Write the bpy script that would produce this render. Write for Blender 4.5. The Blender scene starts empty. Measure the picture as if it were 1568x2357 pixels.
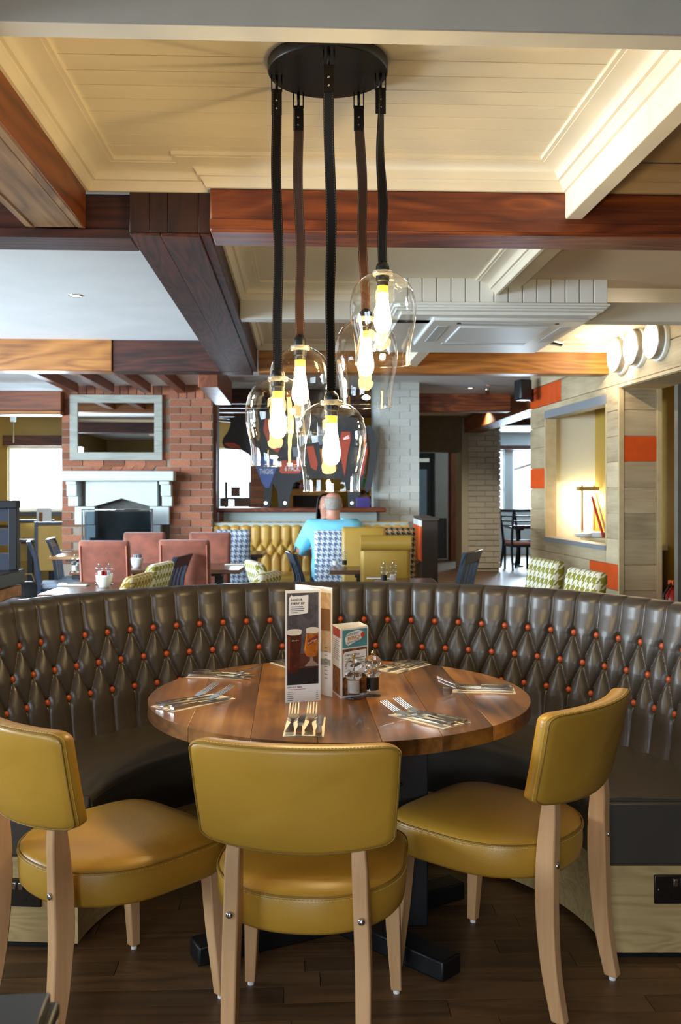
import bpy, bmesh, math, random
from mathutils import Vector, Matrix
from math import sin, cos, pi, radians, exp, sqrt
random.seed(11)
S = bpy.context.scene
COL = S.collection
# ---------------------------------------------------------------- camera, world, lights, exposure
TH = radians(2.5); CT, ST = cos(TH), sin(TH)          # the room is turned 2.5 degrees to the view
F, EYE, HY, CX = 2177.0, 1.39, 1134.0, 784.0          # focal length in px of 1568x2357, eye height, horizon row
def C(x, d, z=0.0):                                    # x right of / d in front of the camera -> room coordinates
    return Vector((x*CT + d*ST, -x*ST + d*CT, z))
def P(px, py, d): return C((px-CX)/F*d, d, EYE + (HY-py)/F*d)
def PZ(px, py, z): return P(px, py, (EYE-z)*F/(py-HY))
def PX(px, d): return C((px-CX)/F*d, d).x
cam_d = bpy.data.cameras.new('camera'); cam = bpy.data.objects.new('camera', cam_d); COL.objects.link(cam)
cam.location = (0, 0, EYE); cam.rotation_euler = (radians(90), 0, -TH)
cam_d.sensor_fit = 'VERTICAL'; cam_d.sensor_height = 36; cam_d.sensor_width = 24
cam_d.lens = F/2357*36; cam_d.shift_y = -44.5/2357; cam_d.clip_start = .02
cam_d.dof.use_dof = True; cam_d.dof.focus_distance = 2.9; cam_d.dof.aperture_fstop = 6.3
S.camera = cam
S.view_settings.view_transform = 'Standard'; S.view_settings.look = 'None'
S.view_settings.exposure = 0.0; S.view_settings.gamma = 1.0; S.view_settings.use_curve_mapping = False
w = bpy.data.worlds.new('sky'); S.world = w; w.use_nodes = True
w.node_tree.nodes['Background'].inputs[0].default_value = (.80, .90, 1.0, 1)
w.node_tree.nodes['Background'].inputs[1].default_value = 2.8
def area(name, loc, size, power, col, target):
    l = bpy.data.lights.new(name, 'AREA'); l.shape = 'RECTANGLE'; l.size, l.size_y = size
    l.energy = power; l.color = col
    o = bpy.data.objects.new(name, l); COL.objects.link(o); o.location = loc
    o.rotation_euler = (Vector(target)-Vector(loc)).to_track_quat('-Z', 'Y').to_euler()
    return o
DAY = (.72, .87, 1.0)
area('daylight_left_window_near', (-5.1, 4.3, 1.6), (2.7, 1.3), 250, DAY, (-.3, 9.5, .9)).data.spread = 2.1
area('daylight_left_window_far', (-5.1, 7.7, 1.6), (2.7, 1.3), 185, DAY, (0, 9.6, .4)).data.spread = 1.9
area('daylight_left_front_windows', (-5.1, -.6, 1.42), (2.6, .9), 14, DAY, (.9, 3.0, 1.2)).data.spread = 1.0
area('daylight_left_window_side', (-5.08, 3.5, 1.5), (1.1, 1.0), 45, (.80, .91, 1.0), (1.1, 3.0, 2.3)).data.spread = 1.0
area('daylight_back_windows', (-1.2, -3.7, 1.45), (2.4, .9), 30, (.90, .93, 1.0), (-.6, 1.0, 0)).data.spread = 1.15
area('daylight_far_left_window', (-4.0, 15.0, 1.62), (1.1, 1.0), 330, DAY, (-3.0, 8, 1.0))
area('daylight_bar_window', (-1.0, 15.0, 1.58), (.7, 1.0), 330, DAY, (-1.0, 8, 1.0))
area('daylight_far_right_window', (5.0, 21.6, 1.7), (1.6, 1.4), 800, DAY, (3.2, 14, .8))

# ---------------------------------------------------------------- helpers
def lin(h):
    h = h.lstrip('#'); r = []
    for i in (0, 2, 4):
        c = int(h[i:i+2], 16)/255
        r.append(c/12.92 if c <= .04045 else ((c+.055)/1.055)**2.4)
    return tuple(r) + (1,)
def newmat(name):
    m = bpy.data.materials.new(name); m.use_nodes = True
    return m, m.node_tree.nodes, m.node_tree.links, m.node_tree.nodes['Principled BSDF']
def ramp(n, stops):
    e = n.color_ramp.elements
    while len(e) < len(stops): e.new(.5)
    for el, (p, c) in zip(e, stops): el.position = p; el.color = lin(c) if isinstance(c, str) else c
def mat(name, col, rough=.5, metal=0.0, vary=0.0, scale=8.0, bump=0.0, bscale=60.0, coat=0.0, spec=.5, rnd=0.0):
    m, N, L, b = newmat(name); c = lin(col)
    b.inputs['Base Color'].default_value = c; b.inputs['Roughness'].default_value = rough
    b.inputs['Metallic'].default_value = metal; b.inputs['Coat Weight'].default_value = coat
    b.inputs['Specular IOR Level'].default_value = spec
    tc = N.new('ShaderNodeTexCoord')
    src = None
    if vary:
        t = N.new('ShaderNodeTexNoise'); t.inputs['Scale'].default_value = scale; t.inputs['Detail'].default_value = 5
        L.new(tc.outputs['Object'], t.inputs['Vector'])
        r = N.new('ShaderNodeValToRGB')
        lo = tuple(x*(1-vary) for x in c[:3])+(1,); hi = tuple(min(1, x*(1+vary)) for x in c[:3])+(1,)
        ramp(r, [(.3, lo), (.7, hi)]); L.new(t.outputs['Fac'], r.inputs['Fac']); src = r.outputs['Color']
        L.new(src, b.inputs['Base Color'])
    if rnd:
        oi = N.new('ShaderNodeObjectInfo'); hs = N.new('ShaderNodeHueSaturation')
        mr = N.new('ShaderNodeMapRange'); mr.inputs[3].default_value = 1-rnd; mr.inputs[4].default_value = 1+rnd
        L.new(oi.outputs['Random'], mr.inputs[0]); L.new(mr.outputs[0], hs.inputs['Value'])
        if src: L.new(src, hs.inputs['Color'])
        else: hs.inputs['Color'].default_value = c
        L.new(hs.outputs['Color'], b.inputs['Base Color'])
    if bump:
        t = N.new('ShaderNodeTexNoise'); t.inputs['Scale'].default_value = bscale; t.inputs['Detail'].default_value = 4
        L.new(tc.outputs['Object'], t.inputs['Vector'])
        bp = N.new('ShaderNodeBump'); bp.inputs['Strength'].default_value = bump; bp.inputs['Distance'].default_value = .01
        L.new(t.outputs['Fac'], bp.inputs['Height']); L.new(bp.outputs['Normal'], b.inputs['Normal'])
    return m
def wood(name, stops, axis=0, scale=1.0, rough=.45, rings=9.0, rnd=.0, bump=.15, coat=0.0, stretch=.12, patch=.0):
    """grain that runs along one axis; contour rings of a stretched noise give cathedral figure and knots"""
    m, N, L, b = newmat(name); b.inputs['Roughness'].default_value = rough; b.inputs['Coat Weight'].default_value = coat
    tc = N.new('ShaderNodeTexCoord'); oi = N.new('ShaderNodeObjectInfo')
    ad = N.new('ShaderNodeVectorMath'); ad.operation = 'ADD'
    ml = N.new('ShaderNodeMath'); ml.operation = 'MULTIPLY'; ml.inputs[1].default_value = 37.0
    L.new(oi.outputs['Random'], ml.inputs[0]); L.new(tc.outputs['Object'], ad.inputs[0]); L.new(ml.outputs[0], ad.inputs[1])
    mp = N.new('ShaderNodeMapping'); sc = [scale*5]*3; sc[axis] = scale*5*stretch; mp.inputs['Scale'].default_value = sc
    L.new(ad.outputs[0], mp.inputs['Vector'])
    n1 = N.new('ShaderNodeTexNoise'); n1.inputs['Scale'].default_value = 1.0; n1.inputs['Detail'].default_value = 2.0
    n1.inputs['Distortion'].default_value = .6; L.new(mp.outputs[0], n1.inputs['Vector'])
    mu = N.new('ShaderNodeMath'); mu.operation = 'MULTIPLY'; mu.inputs[1].default_value = rings
    pp = N.new('ShaderNodeMath'); pp.operation = 'PINGPONG'; pp.inputs[1].default_value = .5
    L.new(n1.outputs['Fac'], mu.inputs[0]); L.new(mu.outputs[0], pp.inputs[0])
    mp2 = N.new('ShaderNodeMapping'); sc2 = [scale*60]*3; sc2[axis] = scale*3; mp2.inputs['Scale'].default_value = sc2
    L.new(ad.outputs[0], mp2.inputs['Vector'])
    n2 = N.new('ShaderNodeTexNoise'); n2.inputs['Scale'].default_value = 1.0; n2.inputs['Detail'].default_value = 4; L.new(mp2.outputs[0], n2.inputs['Vector'])
    n3 = N.new('ShaderNodeTexNoise'); n3.inputs['Scale'].default_value = scale*2.2; n3.inputs['Detail'].default_value = 3; L.new(ad.outputs[0], n3.inputs['Vector'])
    a1 = N.new('ShaderNodeMath'); a1.operation = 'MULTIPLY_ADD'; a1.inputs[1].default_value = .55; L.new(pp.outputs[0], a1.inputs[0])
    a2 = N.new('ShaderNodeMath'); a2.operation = 'MULTIPLY_ADD'; a2.inputs[1].default_value = .45; L.new(n2.outputs['Fac'], a2.inputs[0])
    a3 = N.new('ShaderNodeMath'); a3.operation = 'MULTIPLY_ADD'; a3.inputs[1].default_value = patch+.35; a3.inputs[2].default_value = -(patch+.35)/2+.12
    L.new(n3.outputs['Fac'], a3.inputs[0]); L.new(a3.outputs[0], a2.inputs[2]); L.new(a2.outputs[0], a1.inputs[2])
    r = N.new('ShaderNodeValToRGB'); ramp(r, stops); L.new(a1.outputs[0], r.inputs['Fac']); out = r.outputs['Color']
    if rnd:
        hs = N.new('ShaderNodeHueSaturation'); mr = N.new('ShaderNodeMapRange'); mr.inputs[3].default_value = 1-rnd; mr.inputs[4].default_value = 1+rnd
        L.new(oi.outputs['Random'], mr.inputs[0]); L.new(mr.outputs[0], hs.inputs['Value']); L.new(out, hs.inputs['Color']); out = hs.outputs['Color']
    L.new(out, b.inputs['Base Color'])
    bp = N.new('ShaderNodeBump'); bp.inputs['Strength'].default_value = bump; bp.inputs['Distance'].default_value = .004
    L.new(a1.outputs[0], bp.inputs['Height']); L.new(bp.outputs['Normal'], b.inputs['Normal'])
    return m
def emit(name, col, strength):
    m, N, L, b = newmat(name); b.inputs['Base Color'].default_value = lin(col)
    b.inputs['Emission Color'].default_value = lin(col); b.inputs['Emission Strength'].default_value = strength
    return m
def thin_glass(name, tint='#ffffff', rough=.0, refl=.9, bump=0.0, edge=.55, fp=2.4, base=.045):
    m, N, L, b = newmat(name); N.remove(b); out = N['Material Output']
    tr = N.new('ShaderNodeBsdfTransparent'); tr.inputs[0].default_value = lin(tint)
    gl = N.new('ShaderNodeBsdfGlossy'); gl.inputs['Roughness'].default_value = rough; gl.inputs['Color'].default_value = (refl, refl, refl, 1)
    lw = N.new('ShaderNodeLayerWeight'); lw.inputs['Blend'].default_value = .5
    pw = N.new('ShaderNodeMath'); pw.operation = 'POWER'; pw.inputs[1].default_value = fp; L.new(lw.outputs['Facing'], pw.inputs[0])
    fr = N.new('ShaderNodeMath'); fr.operation = 'MULTIPLY_ADD'; fr.inputs[1].default_value = edge; fr.inputs[2].default_value = base; L.new(pw.outputs[0], fr.inputs[0])
    mx = N.new('ShaderNodeMixShader'); L.new(fr.outputs[0], mx.inputs[0]); L.new(tr.outputs[0], mx.inputs[1]); L.new(gl.outputs[0], mx.inputs[2])
    L.new(mx.outputs[0], out.inputs[0])
    if bump:
        t = N.new('ShaderNodeTexNoise'); t.inputs['Scale'].default_value = 14; tc = N.new('ShaderNodeTexCoord'); L.new(tc.outputs['Object'], t.inputs['Vector'])
        bp = N.new('ShaderNodeBump'); bp.inputs['Strength'].default_value = bump; bp.inputs['Distance'].default_value = .02
        L.new(t.outputs['Fac'], bp.inputs['Height']); L.new(bp.outputs['Normal'], gl.inputs['Normal']); L.new(bp.outputs['Normal'], lw.inputs['Normal'])
    return m
def solid_glass(name, col='#ffffff'):
    m, N, L, b = newmat(name); b.inputs['Base Color'].default_value = lin(col); b.inputs['Roughness'].default_value = .02
    b.inputs['Transmission Weight'].default_value = 1; b.inputs['IOR'].default_value = 1.47
    return m
def houndstooth(name, a, bcol, rep, ax=(0, 2)):
    """a true houndstooth: four dark and four light threads each way in a 2/2 twill"""
    m, N, L, b = newmat(name); b.inputs['Roughness'].default_value = .85
    tc = N.new('ShaderNodeTexCoord'); sp = N.new('ShaderNodeSeparateXYZ'); L.new(tc.outputs['Object'], sp.inputs[0])
    def M(op, x, y=None):
        n = N.new('ShaderNodeMath'); n.operation = op
        for i, v in enumerate((x, y)):
            if v is None: continue
            if isinstance(v, (int, float)): n.inputs[i].default_value = v
            else: L.new(v, n.inputs[i])
        return n.outputs[0]
    mx = M('ADD', M('MULTIPLY', M('ADD', sp.outputs[ax[0]], M('MULTIPLY', sp.outputs[3-ax[0]-ax[1]], 1.0)), 8/rep), 4000)
    my = M('ADD', M('MULTIPLY', sp.outputs[ax[1]], 8/rep), 4000)
    cx_ = M('LESS_THAN', M('MODULO', mx, 8), 4); cy_ = M('LESS_THAN', M('MODULO', my, 8), 4)
    tw = M('LESS_THAN', M('MODULO', M('ADD', mx, my), 4), 2)
    f = M('ADD', M('MULTIPLY', cx_, tw), M('MULTIPLY', cy_, M('SUBTRACT', 1, tw)))
    mi = N.new('ShaderNodeMix'); mi.data_type = 'RGBA'; L.new(f, mi.inputs[0]); mi.inputs[6].default_value = lin(a); mi.inputs[7].default_value = lin(bcol)
    L.new(mi.outputs[2], b.inputs['Base Color'])
    return m

class MB:
    """collects simple shapes and links them as ONE mesh object"""
    def __init__(s): s.v = []; s.f = []
    def add(s, vs, fs, M=None):
        o = len(s.v)
        s.v += [tuple(M @ Vector(p)) if M else tuple(p) for p in vs]
        s.f += [tuple(i+o for i in q) for q in fs]; return s
    def box(s, x0, x1, y0, y1, z0, z1, M=None):
        vs = [(x, y, z) for z in (z0, z1) for x, y in ((x0, y0), (x1, y0), (x1, y1), (x0, y1))]
        return s.add(vs, [(3, 2, 1, 0), (4, 5, 6, 7), (0, 1, 5, 4), (1, 2, 6, 5), (2, 3, 7, 6), (3, 0, 4, 7)], M)
    def cbox(s, c, sz, M=None):
        return s.box(c[0]-sz[0]/2, c[0]+sz[0]/2, c[1]-sz[1]/2, c[1]+sz[1]/2, c[2]-sz[2]/2, c[2]+sz[2]/2, M)
    def prism(s, poly, h0, h1, M=None):
        n = len(poly)
        a = sum(poly[i][0]*poly[(i+1) % n][1]-poly[(i+1) % n][0]*poly[i][1] for i in range(n))
        if a < 0: poly = poly[::-1]
        vs = [(x, y, h0) for x, y in poly]+[(x, y, h1) for x, y in poly]
        fs = [tuple(range(n-1, -1, -1)), tuple(range(n, 2*n))]+[(i, (i+1) % n, (i+1) % n+n, i+n) for i in range(n)]
        return s.add(vs, fs, M)
    def lathe(s, prof, n=24, M=None, cap=True):
        vs = [(r*cos(2*pi*k/n), r*sin(2*pi*k/n), z) for r, z in prof for k in range(n)]
        fs = [(i*n+k, i*n+(k+1) % n, (i+1)*n+(k+1) % n, (i+1)*n+k) for i in range(len(prof)-1) for k in range(n)]
        if cap: fs += [tuple(range(n-1, -1, -1)), tuple((len(prof)-1)*n+k for k in range(n))]
        return s.add(vs, fs, M)
    def loft(s, rings, cap=True):
        n = len(rings[0]); vs = [p for r in rings for p in r]
        fs = [(i*n+k, i*n+(k+1) % n, (i+1)*n+(k+1) % n, (i+1)*n+k) for i in range(len(rings)-1) for k in range(n)]
        if cap: fs += [tuple(range(n-1, -1, -1)), tuple((len(rings)-1)*n+k for k in range(n))]
        return s.add(vs, fs)
    def tube(s, pts, r, n=8, M=None):
        pts = [Vector(p) for p in pts]; rings = []
        rr = r if isinstance(r, (list, tuple)) else [r]*len(pts)
        for i, p in enumerate(pts):
            t = (pts[min(i+1, len(pts)-1)]-pts[max(i-1, 0)]).normalized()
            a = t.orthogonal().normalized() if i == 0 else (a - t*a.dot(t)).normalized()
            b = t.cross(a)
            rings.append([p+(a*cos(2*pi*k/n)+b*sin(2*pi*k/n))*rr[i] for k in range(n)])
        if M: rings = [[M @ q for q in g] for g in rings]
        return s.loft(rings)
    def sphere(s, c, r, n=12, m=8, M=None):
        sx, sy, sz = r if isinstance(r, (tuple, list)) else (r, r, r)
        T = Matrix.Translation(c) @ Matrix.Diagonal((sx, sy, sz, 1))
        if M: T = M @ T
        return s.lathe([(max(1e-3, sin(pi*i/m)), -cos(pi*i/m)) for i in range(m+1)], n, T)
    def grid(s, fn, nu, nv, wrap=False):
        vs = [fn(i/nu, j/nv) for j in range(nv+1) for i in range(nu+(0 if wrap else 1))]
        k = nu if wrap else nu+1
        fs = [(j*k+i, j*k+(i+1) % k, (j+1)*k+(i+1) % k, (j+1)*k+i) for j in range(nv) for i in range(nu)]
        return s.add(vs, fs)
    def mesh(s, name, smooth=False):
        me = bpy.data.meshes.new(name); me.from_pydata(s.v, [], s.f); me.update()
        if smooth: me.shade_smooth()
        return me
    def build(s, name, m, parent=None, smooth=False, bevel=0.0, seg=2, sub=0, kind=None, auto=None):
        me = s.mesh(name, smooth or bevel > 0 or auto is not None)
        return place(name, me, m, parent, bevel=bevel, seg=seg, sub=sub, kind=kind, auto=auto if auto else (35 if bevel and not smooth else None))
def place(name, me, m=None, parent=None, loc=(0, 0, 0), rz=0.0, bevel=0.0, seg=2, sub=0, kind=None, auto=None, scale=None):
    o = bpy.data.objects.new(name, me); COL.objects.link(o)
    if m and not me.materials: me.materials.append(m)
    o.location = loc; o.rotation_euler = (0, 0, rz)
    if scale: o.scale = scale
    if parent: o.parent = parent
    if auto: me.set_sharp_from_angle(angle=radians(auto))
    if bevel:
        b = o.modifiers.new('bevel', 'BEVEL'); b.width = bevel; b.segments = seg; b.limit_method = 'ANGLE'; b.angle_limit = radians(30)
    if sub:
        q = o.modifiers.new('sub', 'SUBSURF'); q.levels = q.render_levels = sub
    if kind: o['kind'] = kind
    return o
def tag(o, label, cat, group=None):
    o['label'] = label; o['category'] = cat
    if group: o['group'] = group
    return o
def thing(name, label, cat, loc=(0, 0, 0), rz=0.0, group=None):
    o = bpy.data.objects.new(name, None); COL.objects.link(o); o.empty_display_size = .1
    o.location = loc; o.rotation_euler = (0, 0, rz); return tag(o, label, cat, group)
def root(name, kind='structure', loc=(0, 0, 0)):
    o = bpy.data.objects.new(name, None); COL.objects.link(o); o['kind'] = kind; o.location = loc; o.empty_display_size = .1; return o
def dup(r, label, loc, rz, group=None):
    q = r.copy(); COL.objects.link(q); q.location = loc; q.rotation_euler = (0, 0, rz); q['label'] = label
    if group: q['group'] = group
    for ch in r.children:
        c = ch.copy(); COL.objects.link(c); c.parent = q
        for g in ch.children:
            d = g.copy(); COL.objects.link(d); d.parent = c
    return q
def heading(h): return -(radians(h)+TH)                # degrees right of the view axis -> object rotation (local +Y faces there)
TEXT = {}; BOLD = ('SAVOUR', 'EVERY SIP', 'DRAUGHT BEERS', 'BBQ', 'START IN STYLE', 'THIGHS', '6 PACK', 'Summer')
def text_mesh(body, bold=False, italic=False):
    k = (body, italic)
    if k in TEXT: return TEXT[k]
    cu = bpy.data.curves.new('lettering', 'FONT'); cu.body = body; cu.size = 1; cu.align_x = 'LEFT'; cu.resolution_u = 2
    if italic: cu.shear = .35
    if body in BOLD: cu.offset = .018
    o = bpy.data.objects.new('lettering', cu); COL.objects.link(o)
    me = bpy.data.meshes.new_from_object(o.evaluated_get(bpy.context.evaluated_depsgraph_get()))
    bpy.data.objects.remove(o); TEXT[k] = me
    return me
for t_ in ('SAVOUR', 'EVERY SIP', 'DRAUGHT BEERS', 'THIGHS', '6 PACK', 'RIB', 'BBQ', 'START IN STYLE', 'WHITE WINE'): text_mesh(t_)
for t_ in ('Summer', 'specials', 'San Miguel', "Beck's"): text_mesh(t_, italic=True)
def letter(body, m, parent, M, size, width=None, italic=False, name='lettering'):
    """flat print: M maps the text plane (x right, y up) into the parent's space"""
    src = TEXT[(body, italic)]; me = src.copy(); me.materials.clear()
    xs = [v.co.x for v in me.vertices]; ys = [v.co.y for v in me.vertices]
    x0 = min(xs); sx = (width/(max(xs)-x0)) if width else size
    me.transform(M @ Matrix.Diagonal((sx, size, 1, 1)) @ Matrix.Translation((-x0, 0, 0)))
    return place(name, me, m, parent)
# ---------------------------------------------------------------- materials
M_ = {}
M_['shaded_beam_paint'] = mat('shaded_beam_paint', '#d3cfc2', .55, vary=.03)  # cream paint greyed to carry the shade on the cross beams
M_['cream'] = mat('cream_paint', '#ece2cb', .55, vary=.03, scale=3)
M_['white'] = mat('white_paint', '#eef0ec', .45)
M_['plaster'] = mat('white_plaster', '#eef1f2', .8, vary=.04, scale=2.5, bump=.1, bscale=30)
M_['tan'] = mat('shadowed_cream_paint', '#cdb594', .6, vary=.03, scale=3)  # cream of the side bays with their shadow mixed into the colour
M_['olive'] = mat('olive_paint', '#8c713a', .7, vary=.06, scale=4)
M_['grey_paint'] = mat('grey_paint', '#8d9196', .5)
M_['stone_paint'] = mat('stone_paint', '#c9d0cd', .6, vary=.03)
M_['sage'] = mat('sage_paint', '#aebbb6', .5)
M_['dark_plaster'] = mat('dark_plaster', '#6d675a', .8, vary=.1)
M_['black'] = mat('black_metal', '#121214', .35, spec=.5)
M_['black_satin'] = mat('black_satin', '#0d0d0f', .42)
M_['chrome'] = mat('chrome', '#d8d8d8', .15, 1.0)
M_['steel'] = mat('cutlery_steel', '#c9c6c0', .18, 1.0)
M_['gunmetal'] = mat('black_nickel', '#4a4640', .35, 1.0)
RED = [(0.2, '#3a1206'), (.5, '#743515'), (.72, '#98501f'), (.95, '#b2662c')]
DK = [(0.25, '#200c06'), (.5, '#451f13'), (.75, '#5c2c1a'), (.95, '#703a24')]
AMB = [(.2, '#6e3d12'), (.5, '#a4682a'), (.8, '#bf8440'), (.97, '#cf9856')]
RBR = [(.2, '#4a2110'), (.5, '#7d3f1c'), (.8, '#96522a'), (.97, '#a8653a')]
M_['red_x'] = wood('red_beam_wood', RED, 0, .8, .5, 8, stretch=.22)
M_['red_y'] = wood('orange_beam_wood', [(.2, '#3d1a09'), (.5, '#7a3c17'), (.8, '#94501f'), (.97, '#a86430')], 1, .8, .45, 8)
M_['dk_x'] = wood('dark_beam_wood', DK, 0, .8, .65, 9, rnd=.12)
M_['dk_y'] = wood('dark_beam_wood_long', DK, 1, .9, .72, 14, bump=.4, rnd=.12)
M_['dk_z'] = wood('dark_end_wood', [(0.25, '#1d0c06'), (.5, '#36180d'), (.75, '#46200f'), (.95, '#552a14')], 2, .9, .45, 9, rnd=.15)
M_['raw_y'] = wood('rough_beam_underside', [(.2, '#57402a'), (.5, '#8a6a47'), (.8, '#a08059'), (.97, '#b2956e')], 1, .9, .75, 9, bump=.4, rnd=.1)
M_['amb_x'] = wood('amber_beam_wood', AMB, 0, .8, .45, 8)
M_['rbr_x'] = wood('brown_beam_wood', RBR, 0, .8, .5, 8)
M_['rbr_y'] = wood('brown_joist_wood', RBR, 1, .8, .5, 8, rnd=.1)
M_['rbr_z'] = wood('brown_post_wood', RBR, 2, .8, .5, 8)
M_['table'] = wood('table_oak', [(.10, '#2a1809'), (.36, '#66401c'), (.62, '#8f602e'), (.95, '#b98c50')], 1, 1.0, .30, 4, rnd=.16, bump=.06, coat=.2, patch=1.1)
M_['beech'] = wood('beech_legs', [(.1, '#b98a58'), (.5, '#cfa273'), (.95, '#dab286')], 2, 1.4, .4, 4, bump=.04)
M_['oak_z'] = wood('pale_oak_veneer', [(.1, '#8d764a'), (.5, '#b49b68'), (.95, '#c7b07c')], 0, 1.6, .5, 12, bump=.04)
M_['floor'] = wood('oak_floor', [(.1, '#3b2a18'), (.5, '#67492c'), (.95, '#7f5d3b')], 0, 1.2, .42, 6, rnd=.28, bump=.06)
M_['plank'] = wood('pallet_plank', [(.05, '#8f7c60'), (.35, '#bca886'), (.7, '#d5c3a0'), (.97, '#e3d4b4')], 1, .8, .7, 2.2, rnd=.13, bump=.12, patch=.5)
M_['plank_x'] = wood('pallet_plank_across', [(.05, '#8a775b'), (.35, '#b5a180'), (.7, '#ccb995'), (.97, '#dccbaa')], 0, .8, .7, 2.2, rnd=.13, bump=.12, patch=.5)
M_['plank_o'] = mat('orange_plank', '#dc5518', .55, vary=.1, scale=9, rnd=.05)
M_['plank_edge'] = mat('plank_trim', '#cdb68b', .6, vary=.1, scale=12)
M_['table_dk'] = wood('dark_table_top', [(.1, '#3a2419'), (.5, '#5f3f2c'), (.95, '#75513a')], 0, 1.0, .25, 5, bump=.03)
M_['table_amb'] = wood('amber_table_top', [(.1, '#8a5a26'), (.5, '#b27a3c'), (.95, '#c99352')], 0, 1.0, .3, 5, bump=.03)
M_['blackwood'] = mat('black_wood', '#17181d', .35)
M_['timber'] = wood('planter_timber', [(.1, '#6a421f'), (.5, '#a2703c'), (.95, '#c09058')], 0, 1.2, .6, 8, rnd=.1, bump=.2)
M_['shell_wood'] = mat('oak_capping', '#b8935c', .45, vary=.08, scale=10)
BRK = mat('red_brick', '#a4694f', .9, vary=.28, scale=14, bump=.6, bscale=40, rnd=.36)
M_['mortar'] = mat('mortar', '#988878', .95, vary=.1, scale=30)
WBRK = mat('white_painted_brick', '#d9dad2', .5, vary=.05, scale=12, bump=.9, bscale=16, rnd=.05)
WBRK2 = mat('cream_painted_brick', '#c0b9a8', .6, vary=.08, scale=10, bump=.9, bscale=16, rnd=.07)
WMOR = mat('painted_joint', '#cfd0c8', .7)
WMOR2 = mat('cream_painted_joint', '#b0a994', .7)
PANE = thin_glass('window_glass', '#f4f8fa')
# ---------------------------------------------------------------- room shell
X_L, Y_B, Y_F, ROOF = -5.2, -3.8, 23.0, 2.95
MB().box(X_L-.3, 6.2, Y_B-.3, 14.75, -.12, -.012).box(1.1, 6.2, 14.75, Y_F+.1, -.12, -.012).build('floor', M_['floor'], kind='structure')
floor = bpy.data.objects['floor']
# floorboards near the camera, one by one; the material takes over beyond
pm = MB().box(-.5, .5, -.0415, .0415, -.012, 0).mesh('floor_plank'); pm.materials.append(M_['floor'])
y = 1.86
while y < 3.62:
    x = -2.0 + random.random()*.5
    while x < 1.9:
        L_ = random.choice((.55, .8, 1.05, 1.3))
        place('plank', pm, None, floor, (x+L_/2, y, 0), scale=(L_-.002, 1, 1)); x += L_
    y += .0845
# the rest of the floor's top in strips
fb = MB()
for (a, b_, c, d) in ((X_L-.3, 6.2, Y_B, 1.815), (X_L-.3, 6.2, 3.665, 14.7), (1.2, 6.2, 14.7, 21.3), (X_L-.3, -2.0, 1.815, 3.665), (2.9, 6.2, 1.815, 3.665)): fb.box(a, b_, c, d, -.011, -.0005)
fb.build('floor_surface', M_['floor'], floor)
MB().box(X_L-.3, 6.2, Y_B-.3, 14.75, ROOF, ROOF+.1).box(1.1, 6.2, 14.75, 21.4, ROOF, ROOF+.1).build('ceiling', M_['plaster'], kind='structure')
def wall_open(name, axis, pos, th, a0, a1, z0, z1, ops, m):
    """a wall along one axis with openings (a, b, za, zb)"""
    mb = MB(); bxf = (lambda a, b, z, q: mb.box(pos, pos+th, a, b, z, q)) if axis == 'y' else (lambda a, b, z, q: mb.box(a, b, pos, pos+th, z, q))
    cur = a0
    for (a, b, za, zb) in sorted(ops):
        bxf(cur, a, z0, z1)
        if za > z0: bxf(a, b, z0, za)
        bxf(a, b, zb, z1); cur = b
    bxf(cur, a1, z0, z1)
    return mb.build(name, m, kind='structure')
WN = [0]
def window(axis, pos, th, a, b, za, zb, mull=1, trans=0, fm='white', inward=1, blind=None):
    WN[0] += 1
    W = root('window_%d' % WN[0]); mb = MB(); c = pos+th*.5; t = .035
    def bx(B, p, q, r, s, h=.03):
        return B.box(c-h, c+h, p, q, r, s) if axis == 'y' else B.box(p, q, c-h, c+h, r, s)
    bx(mb, a, a+t, za, zb); bx(mb, b-t, b, za, zb); bx(mb, a+t, b-t, za, za+t); bx(mb, a+t, b-t, zb-t, zb)
    for k in range(1, mull): p = a+(b-a)*k/mull; bx(mb, p-t/2, p+t/2, za+t, zb-t)
    for k in range(1, trans+1): p = za+(zb-za)*k/(trans+1); bx(mb, a+t, b-t, p-t/2, p+t/2, .025)
    mb.build('window_frame', M_[fm], W)
    bx(MB(), a+t, b-t, za+t, zb-t, .004).build('pane', PANE, W)
    return W
WL = [(2.9, 5.7, .9, 2.25), (6.3, 9.1, .9, 2.25), (-2.0, .8, .9, 1.95)]
wall_open('wall_left', 'y', X_L, .15, Y_B, 14.75, -.01, ROOF, WL, M_['olive'])
for q in WL: window('y', X_L, .15, *q, mull=3)
wall_open('wall_back', 'x', Y_B, .15, X_L, 6.2, -.01, ROOF, [(-2.5, .1, .95, 1.95)], M_['olive'])
window('x', Y_B, .15, -2.5, .1, .95, 1.95, mull=4)
# far wall with the overexposed windows (left of the chimney, and behind the bar)
YW = 14.6
def xw(px, d): return PX(px, d)
wl0, wl1 = xw(33, 14.75), xw(152, 14.75); wb0, wb1 = xw(497, 14.6), xw(590, 14.6)
wall_open('wall_far', 'x', YW, .15, X_L, 1.25, -.01, ROOF, [(wl0, wl1+.06, 1.11, 2.09), (wb0-.05, wb1, 1.05, 2.08)], M_['olive'])
window('x', YW, .15, wl0, wl1+.06, 1.11, 2.09, mull=1); window('x', YW, .15, wb0-.05, wb1, 1.05, 2.08, mull=1)
MB().box(wl0-.05, wl1+.1, YW-.07, YW-.002, 2.10, 2.26).build('trim_1', M_['dk_x'], kind='structure')
MB().box(X_L+.16, wl1+.6, YW-.07, YW-.002, 1.03, 1.105).build('trim_2', M_['blackwood'], kind='structure')
MB().box(X_L+.16, wl1+.6, YW-.025, YW-.002, .86, .90).build('trim_3', M_['blackwood'], kind='structure')
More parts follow.
